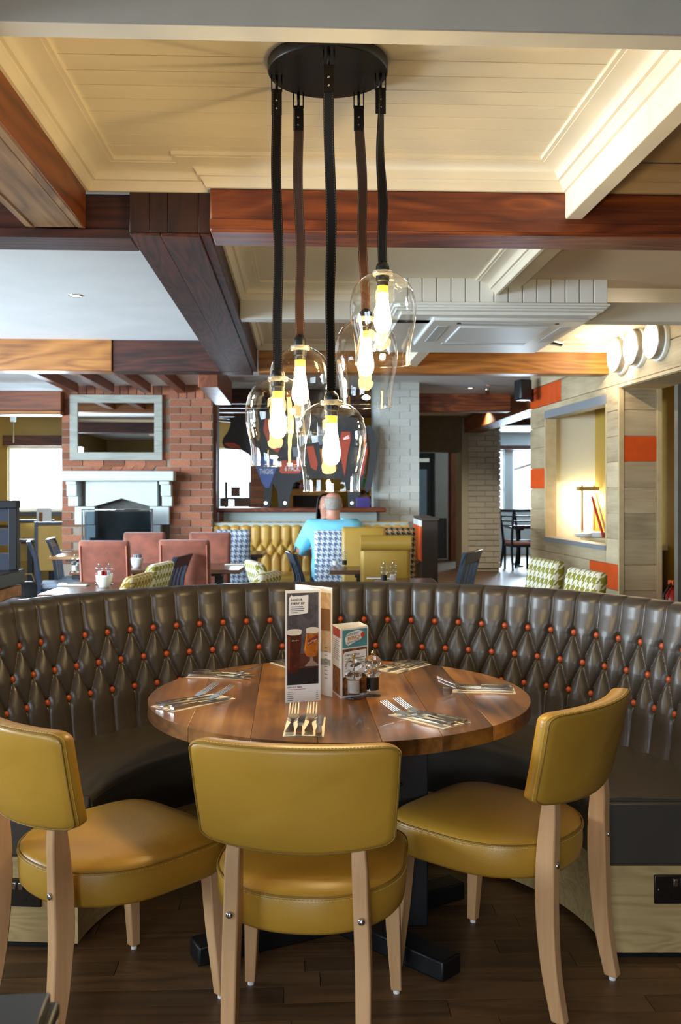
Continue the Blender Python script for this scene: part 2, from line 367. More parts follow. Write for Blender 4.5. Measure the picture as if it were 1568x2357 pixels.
MB().box(X_L, -4.35, YW-.9, YW-.75, 0, 2.55).build('wall_pier', M_['olive'], kind='structure')
# ---------------------------------------------------------------- ceiling: beams, coffers, boards
YB1, YB2, ZB = 3.93, 8.5, 2.47
def beam(name, x0, x1, y0, y1, z0, z1, m, bev=.006): return MB().box(x0, x1, y0, y1, z0, z1).build(name, m, kind='structure', bevel=bev)
BN = [3]
def trim(x0, x1, y0, y1, z0, z1, m, bev=.006):
    BN[0] += 1; return beam('trim_%d' % BN[0], x0, x1, y0, y1, z0, z1, M_[m], bev)
XC0, XC1 = -.711, -.372                                  # the dark beam that runs away from us
main_beam = trim(XC1+.002, 3.6, YB1, 4.16, ZB, 2.65, 'red_x', .01)
MB().box(XC1+.002, 3.6, YB1-.004, YB1, ZB+.012, ZB+.05).build('fascia_board', M_['red_x'], main_beam)
trim(X_L+.16, XC0-.002, 4.06, 4.27, ZB, 2.66, 'dk_x')
MB().box(X_L+.16, XC0-.002, 4.045, 4.06, ZB-.002, ZB+.035).build('fascia_board', M_['dk_x'], bpy.data.objects['trim_%d' % BN[0]])
cb = trim(XC0+.02, XC1-.02, 4.02, 8.46, ZB+.012, 2.66, 'dk_y')
for i, (a, b_) in enumerate(((XC0, XC0+.128), (XC0+.130, XC1-.045), (XC1-.043, XC1))):
    MB().box(a, b_, 4.0, 8.47, ZB-(.006 if i == 1 else 0), ZB+.012).build('plank', M_['dk_y'], cb, bevel=.003)
for a, b_, q in ((XC0, XC0+.082, 0), (XC0+.083, XC0+.158, 0), (XC0+.159, XC0+.286, 0), (XC0+.288, XC1, 0)):
    MB().box(a, b_, 4.0, 4.02, ZB+.013, 2.655).build('plank', M_['dk_z'], cb, bevel=.002)
for a, b_ in ((XC0, XC0+.018), (XC1-.018, XC1)):
    MB().box(a, b_, 4.02, 8.46, ZB+.013, 2.655).build('plank', M_['dk_y'], cb, bevel=.002)
# left beam: red side, rough underside of three boards
LX0, LX1 = -1.125, -.890
lb = trim(LX0+.012, LX1-.012, 1.0, 4.04, 2.51, 2.66, 'red_y')
MB().box(LX0, LX0+.03, 1.0, 3.99, 2.493, 2.655).build('plank', M_['red_y'], lb, bevel=.003)
MB().box(LX1-.03, LX1, 1.0, 3.99, 2.493, 2.655).build('plank', M_['red_y'], lb, bevel=.003)
MB().box(LX0+.033, LX1-.033, 1.0, 3.955, 2.487, 2.51).build('plank', M_['raw_y'], lb, bevel=.003)
MB().box(LX0+.002, LX0+.028, 1.0, 3.94, 2.484, 2.492).build('plank', M_['raw_y'], lb)
MB().box(LX1-.028, LX1-.002, 1.0, 3.94, 2.484, 2.492).build('plank', M_['raw_y'], lb)
# painted beams
trim(-3.0, 3.6, 2.32, 2.40, 2.53, 2.78, 'shaded_beam_paint', .004)                # nearest cross beam
WX0, WX1 = 1.118, 1.192
trim(WX0, WX1, 2.40, 3.95, 2.54, 2.78, 'cream', .006)
trim(1.203, 1.345, 4.16, 5.78, 2.634, 2.72, 'cream', .006)
YG = 5.93
trim(XC1+.002, 3.6, YG, YG+.12, 2.478, 2.60, 'shaded_beam_paint', .004)            # cross beam behind, its shade in the paint colour
BX = PX(985, 7.3)
trim(BX-.03, BX+.07, 7.25, 8.5, 2.53, 2.76, 'cream', .005)
# slabs of ceiling
cs = root('ceiling_coffer')
bm_ = MB().box(-.5, .5, -.0535, .0535, 0, .012).mesh('board'); bm_.materials.append(M_['cream'])
yy = 2.36
while yy < 3.98:
    place('board', bm_, None, cs, ((LX1+WX0)/2, yy, 2.75), scale=(WX0-LX1, 1, 1), bevel=.002); yy += .110
MB().box(LX1, WX0, 2.3, 4.02, 2.764, 2.80).build('backing', M_['cream'], cs)
def slab(name, x0, x1, y0, y1, z, m): return MB().box(x0, x1, y0, y1, z, z+.05).build(name, M_[m], kind='structure')
slab('ceiling_near', X_L, 6.0, Y_B, 2.33, 2.78, 'plaster')
slab('ceiling_right_bay', WX1, 6.0, 2.40, 3.93, 2.75, 'tan')
slab('ceiling_far_left_bay', X_L, LX0, 2.40, 4.06, 2.72, 'tan')
slab('ceiling_second_bay', XC1, 1.21, 4.16, YG, 2.69, 'cream')
slab('ceiling_second_bay_right', 1.34, 6.0, 4.16, YG, 2.69, 'tan')
slab('ceiling_third_bay', XC1, 6.0, YG+.12, YB2, 2.75, 'cream')
slab('ceiling_left', X_L, XC0, 4.27, YB2, 2.75, 'plaster')
slab('ceiling_rear_left', X_L, -1.0, YB2+.1, YW, 2.60, 'plaster')
slab('ceiling_rear', -1.0, 6.0, YB2+.1, YW, 2.74, 'plaster'); slab('ceiling_passage', 1.15, 6.0, YW, 21.2, 2.74, 'plaster')
def molding(name, path, prof, m, closed=True):
    """plaster moulding swept round an axis-aligned path; u is measured to the left of the path direction"""
    n = len(path); rings = []
    for i in range(n):
        p = Vector(path[i]).to_2d() if len(path[i]) > 2 else Vector(path[i])
        a = (p-Vector(path[(i-1) % n])).normalized() if (closed or i > 0) else None
        b = (Vector(path[(i+1) % n])-p).normalized() if (closed or i < n-1) else None
        a = a or b; b = b or a
        na, nb = Vector((-a.y, a.x)), Vector((-b.y, b.x)); mt = na+nb; mt = mt/mt.dot(na) if mt.length > 1e-6 else na
        rings.append([(p.x+mt.x*u, p.y+mt.y*u, z) for u, z in prof])
    mb = MB(); k = len(prof); vs = [q for r in rings for q in r]; fs = []
    for i in range(n if closed else n-1):
        j = (i+1) % n
        for t in range(k-1): fs.append((i*k+t, j*k+t, j*k+t+1, i*k+t+1))
    mb.add(vs, fs); return mb.build(name, M_[m], kind='structure', auto=40)
def prof(z0, z1, w=.14):
    h = z1-z0
    return [(-.005, z0+.0), (.012, z0), (.020, z0+.012), (.024, z0+.022), (.030, z0+.026), (.034, z0+.036), (.046, z0+.038)] + \
           [(.046+(w-.062)*(1-cos(t*pi/12)), z0+.038+(h-.055)*sin(t*pi/12)) for t in range(1, 7)] + [(w-.016, z1-.014), (w, z1-.013), (w, z1+.003)]
molding('trim_20', [(LX1, 2.40), (WX0, 2.40), (WX0, YB1), (XC1, YB1), (XC1, 4.0), (LX1, 4.0)], prof(2.65, 2.75), 'cream')
molding('trim_21', [(XC1, 4.16), (1.203, 4.16), (1.203, YG), (XC1, YG)], prof(2.59, 2.69, .13), 'cream')
molding('trim_22', [(XC1, YG+.12), (BX-.03, YG+.12), (BX-.03, YB2), (XC1, YB2)], prof(2.665, 2.75, .13), 'cream')
molding('trim_23', [(3.4, YB2), (BX+.07, YB2)], prof(2.665, 2.75, .13), 'cream', closed=False)
molding('trim_24', [(3.4, YB1), (WX1, YB1)], prof(2.65, 2.74, .10), 'tan', closed=False)
# air-conditioning box
ax0, ax1, ay0, ay1 = PX(905, 5.75), PX(1403, 5.75), 5.70, 7.30
box_ = root('ceiling_box')
MB().box(ax0+.02, ax1-.02, ay0+.02, ay1, 2.52, 2.72).build('core', M_['cream'], box_)
n_b = 15; wb = (ax1-ax0)/n_b
bb = MB().box(-wb/2+.003, wb/2-.003, -.010, .010, 0, .165).mesh('board'); bb.materials.append(M_['white'])
for k in range(n_b): place('board', bb, None, box_, (ax0+wb*(k+.5), ay0+.01, 2.545), bevel=.003)
bs = MB().box(-.010, .010, -.052, .052, 0, .165).mesh('board'); bs.materials.append(M_['white'])
for k in range(14): place('board', bs, None, box_, (ax1-.01, ay0+.06+.11*k, 2.545), bevel=.003)
mbx = MB()
for i, (o_, z0, z1) in enumerate(((.012, 2.528, 2.545), (-.002, 2.514, 2.528), (-.018, 2.50, 2.514), (-.05, 2.478, 2.50))):
    mbx.box(ax0-o_, ax1+o_, ay0-o_, ay1, z0, z1)
mbx.box(ax0, ax1+.03, ay0-.03, ay1, 2.708, 2.722)
mbx.build('lower_molding', M_['white'], box_, bevel=.004)
ac = thing('air_conditioner', 'white four way ceiling air conditioner grille under the boarded ceiling box', 'air conditioner', (PX(1140, 6.35)+.0, 6.32, 2.478))
MB().box(-.49, .49, -.5, .5, -.022, 0).build('cover', M_['white'], ac, bevel=.012)
MB().box(-.29, .29, -.31, .31, -.032, -.02).build('intake_panel', mat('ac_panel', '#e3e6e6', .5), ac, bevel=.006)
slot = mat('ac_slot', '#c6cacb', .5)
for (x0, x1, y0, y1) in ((-.3, .3, -.43, -.365), (-.3, .3, .365, .43), (-.43, -.365, -.3, .3), (.365, .43, -.3, .3)):
    MB().box(x0, x1, y0, y1, -.026, -.018).build('vent_flap', slot, ac, bevel=.003)
for sx in (-.31, .31): MB().box(sx-.012, sx+.012, -.425, -.395, -.027, -.0215).build('vent_slot', M_['black'], ac)
# far line of beams
XR = lambda d: (2.47-.1*(d-8.4))                          # camera-frame x of the plank wall at distance d
xa, xb = PX(272, 8.7), PX(487, 8.6)
trim(X_L+.16, xa, YB2-.02, YB2+.2, 2.47, 2.76, 'amb_x'); trim(xa+.004, XC1-.05, YB2, YB2+.22, 2.47, 2.76, 'dk_x')
trim(XC1+.002, PX(1418, 8.55)-.0, YB2, YB2+.2, 2.47, 2.665, 'amb_x')
# joists and beams beyond it
for px in (60, 160, 262, 358): 
    a = PX(px, 8.65); trim(a-.045, a+.045, YB2+.21, 10.62, 2.50, 2.61, 'rbr_y', .004)
a0, a1 = PX(495, 10.4), PX(533, 10.4); trim(a0, a1, YB2+.21, 10.5, 2.36, 2.61, 'rbr_y')
trim(X_L+.16, PX(146, 10.6), 10.62, 10.85, 2.30, 2.52, 'rbr_x'); trim(X_L+.16, PX(146, 10.6), 10.60, 10.9, 2.255, 2.298, 'amb_x')
trim(PX(965, 11.8), PX(1178, 11.8), 11.75, 11.95, 2.405, 2.63, 'red_x')
trim(-1.2, PX(872, 12), 12.3, 12.5, 2.45, 2.75, 'dk_x')
for k in range(4): trim(-1.2, PX(868, 12.2), 12.0, 12.06, 2.35+.055*k, 2.39+.055*k, 'dk_x', .003)
a0 = PX(1222, 12.0)-.02; trim(a0, a0+.32, 11.2, 16.6, 2.45, 2.70, 'rbr_y')
trim(PX(1148, 17.4), PX(1225, 17.4)+.5, 17.2, 17.4, 2.62, 2.74, 'dk_x')
# ---------------------------------------------------------------- brick chimney
BC = .0845
chim = MB().box(PX(147, 10.75), PX(393, 10.75), 10.79, 11.6, 0, 2.60).box(PX(392, 10.65), PX(490, 10.65), 10.69, 11.6, 0, 2.60).build('wall_chimney', M_['mortar'], kind='structure')
bk = MB().box(-.5, .5, -.06, .03, -.5, .5).mesh('brick'); bk.materials.append(BRK)
def bricks(par, x0, x1, yf, z0, z1, L=.235, course=BC, mesh=bk, off=.045, skip=None, jo=.011):
    z = z1-course; r = 0
    while z > z0-.01:
        x = x0 - (L/2 if r % 2 else 0)
        while x < x1-.02:
            a, b = max(x, x0), min(x+L, x1)
            if b-a > .045 and not (skip and skip((a+b)/2, z+course/2)):
                place('brick', mesh, None, par, ((a+b)/2, yf+off+random.uniform(-.005, .005), z+course/2+random.uniform(-.002, .002)), scale=(b-a-jo, 1, course-jo))
            x += L
        z -= course; r += 1
def in_fire(x, z): return PX(180, 10.7) < x < PX(364, 10.7) and (1.83 < z < 2.41)
def in_breast(x, z): return PX(185, 10.7) < x < PX(385, 10.7) and z < 1.5
bx0, bx1 = PX(147, 10.75), PX(393, 10.75)
for k in range(13):                                       # soldier course under the ceiling
    xs = bx0+(bx1-bx0)*(k+.5)/13; place('brick', bk, None, chim, (xs, 10.833, 2.52), scale=((bx1-bx0)/13-.011, 1, .15))
bricks(chim, bx0, bx1, 10.79, .55, 2.44, skip=lambda x, z: in_fire(x, z) or in_breast(x, z) or (1.60 < z < 1.70 and abs(x-PX(282, 10.7)) < .36))
sl = MB().add([(-.085, -.05, -.04), (.03, -.05, -.04), (.085, -.05, .04), (-.03, -.05, .04), (-.085, .03, -.04), (.03, .03, -.04), (.085, .03, .04), (-.03, .03, .04)],
              [(0, 1, 2, 3), (4, 7, 6, 5), (0, 4, 5, 1), (1, 5, 6, 2), (2, 6, 7, 3), (3, 7, 4, 0)]).mesh('brick'); sl.materials.append(BRK)
for k in range(6): place('brick', sl, None, chim, (PX(282, 10.7)-.30+.12*k, 10.826, 1.665))
px0, px1 = PX(392, 10.65), PX(490, 10.65)
for k in range(5): place('brick', bk, None, chim, (px0+(px1-px0)*(k+.5)/5, 10.733, 2.52), scale=((px1-px0)/5-.011, 1, .15))
bricks(chim, px0, px1, 10.69, .55, 2.44)
# white painted brick pillar by the bar, and the big cream one further back
p1 = MB().box(PX(876, 11.5), PX(966, 11.5), 11.52, 12.0, 0, 2.74).build('wall_pillar', WMOR, kind='structure')
wbk = MB().box(-.5, .5, -.03, .03, -.5, .5).mesh('brick'); wbk.materials.append(WBRK)
bricks(p1, PX(874, 11.5), PX(967, 11.5), 11.515, .98, 2.74, L=.25, course=.09, mesh=wbk, off=.018, jo=.007)
p1s = MB().box(PX(862, 11.5), PX(876, 11.5), 11.55, 11.95, 0, 2.74).build('trim_40', M_['stone_paint'], kind='structure')
p2 = MB().box(PX(1058, 17), PX(1146, 17)-.02, 16.65, 17.3, 0, 2.74).build('wall_pillar_rear', WMOR2, kind='structure')
w2k = MB().box(-.5, .5, -.03, .03, -.5, .5).mesh('brick'); w2k.materials.append(WBRK2)
bricks(p2, PX(1072, 17), PX(1148, 17)-.01, 16.64, .0, 2.60, L=.30, course=.098, mesh=w2k, off=.018, jo=.012)
# header wall, door and post to the left of it
MB().box(PX(930, 16.6), PX(1060, 16.6), 16.5, 16.8, 2.1, 2.74).build('wall_header', M_['dark_plaster'], kind='structure')
MB().box(PX(1030, 19.8), PX(1053, 19.8), 19.2, 19.6, 0, 2.74).build('trim_41', M_['rbr_z'], kind='structure')
MB().box(PX(1002, 20.5), PX(1034, 20.5), 20.4, 20.6, 0, 2.74).build('wall_rear', mat('pale_wall', '#a5aaa5', .7), kind='structure')
D = root('door_1'); dx0, dx1 = PX(930, 20.8), PX(1003, 20.8)
MB().box(dx0, dx0+.1, 20.6, 20.75, 0, 2.25).box(dx1-.1, dx1, 20.6, 20.75, 0, 2.25).box(dx0, dx1, 20.6, 20.75, 2.25, 2.36).build('door_frame', mat('door_blue', '#2c3c47', .4), D)
MB().box(dx0+.1, dx1-.1, 20.66, 20.72, 0, 2.25).build('door_leaf', mat('door_dark', '#26343e', .4), D)
MB().box(dx1-.42, dx1-.2, 20.655, 20.66, .7, 1.9).build('pane', mat('door_pane', '#8fb8dc', .15), D)
MB().box(dx1-.5, dx1-.15, 20.6, 20.64, 2.06, 2.14).build('door_closer', M_['chrome'], D)
wall_open('wall_far_right', 'x', 21.2, .15, PX(1045, 21.2), 6.2, -.01, ROOF, [(PX(1148, 21.2), PX(1166, 21.2), 1.0, 2.35), (PX(1185, 21.2), PX(1300, 21.2), 1.0, 2.35)], mat('blue_white_wall', '#c3cdd4', .7))
window('x', 21.2, .15, PX(1148, 21.2), PX(1166, 21.2), 1.0, 2.35, trans=2); window('x', 21.2, .15, PX(1185, 21.2), PX(1300, 21.2), 1.0, 2.35, mull=1)
MB().box(PX(1140, 21.1), 6.1, 21.02, 21.19, 2.36, 2.45).build('trim_42', M_['dk_x'], kind='structure')
MB().box(1.25, PX(1045, 21.2), 21.2, 21.35, 0, ROOF).build('wall_passage', M_['grey_paint'], kind='structure')
MB().box(1.1, 1.25, 14.6, 21.3, 0, ROOF).build('wall_passage_side', M_['olive'], kind='structure')
# branch seen through the far window
# ---------------------------------------------------------------- plank wall on the right
O_ = C(2.47, 8.4); E_ = C(2.21, 11.0); UU = (E_-O_).normalized(); NN = Vector((-UU.y, UU.x, 0))
if NN.x > 0: NN = -NN
WM = Matrix(((UU.x, NN.x, 0, O_.x), (UU.y, NN.y, 0, O_.y), (0, 0, 1, 0), (0, 0, 0, 1)))   # s along the wall, n into the room
LEN = (E_-O_).length
def s_of(px, d0=9.0):                                      # where the line of sight of a column meets the wall
    k = (px-CX)/F; d = (2.47+.84)/(k+.1); return (C(k*d, d)-O_).dot(UU)
so0, so1 = s_of(1395), s_of(1257); oz0, oz1 = .86, 2.29
pw = MB()
def wbx(B, s0, s1, n0, n1, z0, z1): return B.box(s0, s1, n0, n1, z0, z1, WM)
NE = -1.25                                                 # the doorway lies between s = NE and 0
wbx(pw, .0, so0-.02, -.40, -.02, 0, 2.76); wbx(pw, so1+.02, LEN, -.10, -.02, 0, 2.76)
wbx(pw, so0-.02, so1+.02, -.10, -.02, 0, oz0-.02); wbx(pw, so0-.02, so1+.02, -.10, -.02, oz1+.02, 2.76)
wbx(pw, NE, 0, -.40, -.02, 2.32, 2.76); wbx(pw, NE-2.2, NE, -.40, -.02, 0, 2.76)
pw.build('wall_right', M_['plank_edge'], kind='structure'); WR = bpy.data.objects['wall_right']
ZJ = [-.173+.2297*k for k in range(14)]
def plank(s0, s1, z0, z1, orange=False):
    z0 = max(z0, 0); z1 = min(z1, 2.745)
    if s1-s0 < .03 or z1-z0 < .03: return
    o = wbx(MB(), s0+.003, s1-.003, -.02, random.uniform(0, .004), z0+.003, z1-.003).build('plank', M_['plank_o' if orange else 'plank'], WR, bevel=.002)
    return o
for r in range(13):
    z0, z1 = ZJ[r], ZJ[r+1]
    segs = [(0, LEN)]
    if z1 > oz0+.02 and z0 < oz1-.02:
        if z0 < oz0-.02: plank(so0, so1, z0, oz0-.0)
        if z1 > oz1+.02: plank(so0, so1, oz1, z1)
        segs = [(0, so0), (so1, LEN)]
    for (a, b) in segs:
        if b-a > 1.5: 
            cut = a+(b-a)*(.27 if r == 3 else random.uniform(.35, .65)); parts = [(a, cut), (cut, b)]
        else: parts = [(a, b)]
        for (c, d) in parts:
            org = (r == 3 and c < .1) or (r == 7 and c > so1-.05) or (r == 11 and d > LEN-.05)
            plank(c, d, z0, z1, org)
    if z1 > 2.33: plank(NE, -.005, max(z0, 2.32), z1)
    plank(NE-2.2, NE-.0, z0, z1, r == 7)
# the far reveal of the doorway: a post of planks between two uprights
pt = Matrix(((NN.x, -UU.x, 0, O_.x), (NN.y, -UU.y, 0, O_.y), (0, 0, 1, 0), (0, 0, 0, 1)))   # x: into room, y: toward us
for k in range(11):
    z0, z1 = ZJ[k]+.0, ZJ[k+1]
    z0 = max(0, z0); z1 = min(z1, 2.31)
    if z1-z0 > .03: MB().box(-.345, -.045, .0, .014+random.uniform(0, .003), z0+.003, z1-.003, pt).build('plank', M_['plank_o' if k == 8 else 'plank_x'], WR, bevel=.002)
MB().box(-.042, .004, .0, .02, 0, 2.31, pt).build('upright', M_['plank_edge'], WR, bevel=.002)
MB().box(-.395, -.348, .0, .02, 0, 2.31, pt).build('upright', M_['plank_edge'], WR, bevel=.002)
wbx(MB(), so0-.02, so1+.02, -.12, .012, oz1-.085, oz1).build('hatch_lintel', M_['grey_paint'], WR)
wbx(MB(), so0-.02, so1+.02, -.12, .02, oz0-.0, oz0+.045).build('hatch_sill', M_['grey_paint'], WR)
wbx(MB(), so1, so1+.03, -.12, .006, oz0+.046, oz1-.086).build('hatch_jamb', M_['plank_edge'], WR); wbx(MB(), so0-.03, so0, -.398, .006, oz0+.046, oz1-.086).build('hatch_jamb', M_['plank_edge'], WR)
# the kitchen behind the hatch and the dark passage behind the doorway
def s_at(px, n):                                           # s of the point at depth n behind the wall that lies in line with a column
    k = (px-CX)/F; a = O_+NN*n; ax, ad = a.x*CT-a.y*ST, a.y*CT+a.x*ST; ux, ud = UU.x*CT-UU.y*ST, UU.y*CT+UU.x*ST
    return (ad*k-ax)/(ux-ud*k)
def n_at(px, s):
    k = (px-CX)/F; a = O_+UU*s; ax, ad = a.x*CT-a.y*ST, a.y*CT+a.x*ST; ux, ud = NN.x*CT-NN.y*ST, NN.y*CT+NN.x*ST
    return (ad*k-ax)/(ux-ud*k)
SE = so1+.05
ND = -.30
while s_at(1370, ND) < SE: ND -= .005
kb = MB(); wbx(kb, -.25, SE+.06, ND-.06, ND, 0, 2.76); kb.build('wall_kitchen', mat('kitchen_yellow', '#b08e3a', .7), kind='structure')
kb = MB(); wbx(kb, SE, SE+.06, ND, -.105, 0, 2.76); kb.build('wall_kitchen_end', M_['cream'], kind='structure')
kb = MB(); wbx(kb, -.32, -.25, -1.95, -.40, 0, 2.76); kb.build('wall_passage_right', M_['dark_plaster'], kind='structure')
kb = MB(); wbx(kb, -2.6, -.3, -2.0, -1.95, 0, 2.76); kb.build('wall_passage_end', M_['dark_plaster'], kind='structure')
MB().box(6.05, 6.2, Y_B, 21.3, 0, ROOF).build('wall_right_outer', M_['dark_plaster'], kind='structure')
MB().box(3.2, 6.0, 4.9, 5.0, 0, 2.78).build('wall_right_end', M_['plank_edge'], kind='structure')
# ---------------------------------------------------------------- curved booth
LEA = mat('booth_leather', '#3b342d', .36, vary=.07, scale=7, bump=.05, bscale=220, spec=.5)
LEA2 = mat('booth_seat_leather', '#3f3a33', .42, vary=.07, scale=7, bump=.05, bscale=220)
BTN = mat('button_leather', '#a8461c', .4)
BO = C(0, 2.83)
booth = thing('curved_booth', 'deep buttoned grey brown leather curved booth wrapped round the table', 'booth', (BO.x, BO.y, 0), -TH)
A0, A1, DA = radians(-86), radians(90), radians(4.58)
def bp(a, r, z): return (r*sin(a), r*cos(a), z)
ROWS = (.84, .73, .62)
def crease(s, z):
    """distance in metres to the nearest seam of the tufting"""
    u = abs(s-round(s)); w_ = .10
    if z >= ROWS[0]: return u*w_
    if z >= ROWS[1]: t = (z-ROWS[1])/.11; return abs(u-.5*(1-t))*w_*.88
    if z >= ROWS[2]: t = (z-ROWS[2])/.11; return abs(u-.5*t)*w_*.88
    return u*w_
def back_r(z): return 1.215+.085*(z-.45)/.52
PROF = [(.44+.0105*k, None) for k in range(50)]            # z on the face; then the roll over the top
def back_pt(uu, vv):
    a = A0+(A1-A0)*uu; s = a/DA
    if vv <= .80:
        z = .44+(.955-.44)*vv/.80; r = back_r(z); d = crease(s, z)
        far = max(0, min(1, (z-ROWS[0]-.02)/.06, 1)) if z > ROWS[0] else max(0, min(1, (ROWS[2]-.03-z)/.08))
        q_ = min(1, d/(.046+.002*far)); h = (.030-.008*far)*sqrt(max(0, 1-(1-q_)**2))
        k = round(s)*DA if True else 0
        for rz, off in zip(ROWS, (0, .5, 0)):
            sb = math.floor(s-off+.5)+off; dd = ((s-sb)*.1)**2+(z-rz)**2
            h -= .016*exp(-dd/.00022)
        return bp(a, r-h+.01, z)
    t = (vv-.80)/.20*pi*.95; R_ = .038                     # rolled top
    d = crease(s, .95); q_ = min(1, d/.048); h = .022*sqrt(max(0, 1-(1-q_)**2)); h = h if t < 1.2 else .018+(h-.018)*max(.25, 1-(t-1.2)/.8)
    zc = .955; rc = back_r(.955)+.01+R_
    return bp(a, rc-(R_+h)*cos(t), zc+(R_+h*.25)*sin(t))
MB().grid(back_pt, 38*24, 120).build('back', LEA, booth, smooth=True)
bmesh_btn = MB().sphere((0, 0, 0), (.0125, .009, .0125), 10, 6).mesh('button', True); bmesh_btn.materials.append(BTN)
for rz, off in zip(ROWS, (0, .5, 0)):
    k = math.ceil(A0/DA-off)
    while (k+off)*DA < A1-.01:
        a = (k+off)*DA
        if a > A0+.02: place('button', bmesh_btn, None, booth, bp(a, back_r(rz)+.004, rz), -a)
        k += 1
def ring_grid(prof_, a0=A0, a1=A1, n=96):
    """solid of revolution over part of a turn with closed ends"""
    mb = MB(); rings = [[bp(a0+(a1-a0)*i/n, r, z) for r, z in prof_] for i in range(n+1)]
    return mb.loft(rings)
sp = [(1.24, .28), (.775, .275), (.762, .30), (.757, .44), (.764, .462), (.785, .474), (.85, .478), (1.05, .472), (1.24, .462)]
ring_grid(sp).build('seat', LEA2, booth, auto=50)
ring_grid([(.765, .452), (.7585, .448), (.7585, .444), (.765, .440)]).build('seat_piping', LEA2, booth, smooth=True)
ring_grid([(1.34, .02), (.80, .02), (.80, .275), (1.34, .275)]).build('plinth', M_['oak_z'], booth, auto=40)
ring_grid([(1.33, .0), (.83, .0), (.83, .022), (1.33, .022)]).build('kick_strip', M_['black'], booth, auto=40)
ring_grid([(1.385, .0), (1.375, .955), (1.335, .955), (1.345, .0)]).build('outer_panel', M_['sage'], booth, auto=40)
for nm, a, sg in (('right', A1, 1), ('left', A0, -1)):
    T = Matrix.Translation((0, 0, 0)) @ Matrix.Rotation(-a, 4, 'Z')
    MB().box(-.012 if sg < 0 else -.0, 0 if sg < 0 else .012, .80, 1.38, .02, .278, T).build('end_panel', M_['oak_z'], booth)
    MB().box(-.014 if sg < 0 else .0, 0 if sg < 0 else .014, .765, 1.25, .282, .466, T).build('end_cover', LEA2, booth, bevel=.005)
# wooden capping of the low screen behind the booth
scr = thing('booth_screen', 'low pale green screen with oak capping behind the booth', 'screen', C(0, 2.83), -TH)
path = [(-1.62, .62), (-1.18, 1.08), (-.92, 1.165), (-.55, 1.37), (0, 1.43), (.55, 1.37), (.90, 1.17), (1.45, .63)]
path = [(-1.48, .78), (-1.27, .98), (-1.138, 1.14), (-.6, 1.46), (0, 1.50), (.987, 1.46), (1.37, .98), (1.75, .50)]
def wall_path(B, pts, w0, z0, z1):
    rings = []
    for i, p in enumerate(pts):
        p = Vector(p); a = (Vector(pts[min(i+1, len(pts)-1)])-Vector(pts[max(0, i-1)])).normalized(); nrm = Vector((-a.y, a.x))
        rings.append([(*(p-nrm*w0), z0), (*(p+nrm*w0), z0), (*(p+nrm*w0), z1), (*(p-nrm*w0), z1)])
    return B.loft(rings)
wall_path(MB(), path, .012, 0, .924).build('panel', M_['sage'], scr, auto=30)
wall_path(MB(), path, .022, .925, .945).build('capping', M_['shell_wood'], scr, auto=30, bevel=.003)
# sockets
def socket(lab, loc, rz):
    o = thing('wall_socket', lab, 'socket', loc, rz)
    MB().box(-.073, .073, -.006, 0, -.043, .043).build('plate', M_['gunmetal'], o, bevel=.004)
    for sx in (-.036, .036):
        for (x, z, w_, h) in ((0, .008, .005, .010), (-.011, -.012, .009, .005), (.011, -.012, .009, .005)):
            MB().cbox((sx+x, -.0065, z-.008), (w_, .002, h)).build('pin_hole', M_['black'], o)
    for sx in (-.011, .011): MB().cbox((sx, -.009, .022), (.014, .008, .022)).build('rocker_switch', M_['chrome'], o, bevel=.002)
    for sx in (-.060, .060): MB().sphere((sx, -.006, 0), (.003, .0015, .003), 8, 4).build('screw', M_['chrome'], o)
    return o
socket('black nickel double socket on the oak plinth at the right end of the booth', C(1.006, 2.8165, .210), -TH)
aL = A0; ql = Vector((sin(aL), cos(aL)))
socket('black nickel double socket half hidden behind the leftmost chair', C(ql.x*.985, 2.83+ql.y*.985-.014, .172), -TH-aL-pi/2)
# ---------------------------------------------------------------- round table
TC = C(-.004, 3.02); TZ, TR = .75, .60
tbl = thing('round_table', 'round oak plank table with black crossed feet inside the booth', 'table', (TC.x, TC.y, 0), radians(3.0)-TH)
edges = [-.60, -.435, -.26, -.085, .08, .245, .40, .60]
for x0, x1 in zip(edges, edges[1:]):
    poly = []
    n = 26
    ang = lambda x: math.asin(max(-1, min(1, x/TR)))
    xa_, xb_ = x0+.0004, x1-.0004
    for i in range(n+1): q = ang(xa_)+(ang(xb_)-ang(xa_))*i/n; poly.append((TR*sin(q), TR*cos(q)))
    for i in range(n+1): q = ang(xb_)+(ang(xa_)-ang(xb_))*i/n; poly.append((TR*sin(q), -TR*cos(q)))
    pp = [poly[0]]
    for q in poly[1:]:
        if (q[0]-pp[-1][0])**2+(q[1]-pp[-1][1])**2 > 1e-8: pp.append(q)
    if (pp[0][0]-pp[-1][0])**2+(pp[0][1]-pp[-1][1])**2 < 1e-8: pp.pop()
    MB().prism(pp, TZ-.042, TZ).build('plank', M_['table'], tbl, bevel=.001, seg=1)
MB().lathe([(.28, TZ-.056), (.28, TZ-.043)], 32).build('under_plate', M_['black_satin'], tbl)
for (x, y) in ((.215, -.06), (-.215, .06)):
    c = MB().box(x-.055, x+.055, y-.05, y+.05, .05, TZ-.056).build('column', M_['black_satin'], tbl, bevel=.004)
    rv = MB()
    for k in range(7): rv.sphere((x-.03, y-.051, .13+.09*k), .006, 8, 5)
    rv.build('rivet', M_['gunmetal'], c)
def bar(B, p, q, w_, z0, z1):
    p, q = Vector(p), Vector(q); a = (q-p).normalized(); n_ = Vector((-a.y, a.x))*w_
    return B.prism([tuple(p-n_), tuple(q-n_), tuple(q+n_), tuple(p+n_)], z0, z1)
for p in ((.305, -.335), (-.44, -.20), (.42, .22), (-.28, .34)):
    bar(MB(), (p[0]*.05, p[1]*.05), p, .042, .003, .062).build('foot', M_['black_satin'], tbl, bevel=.006)
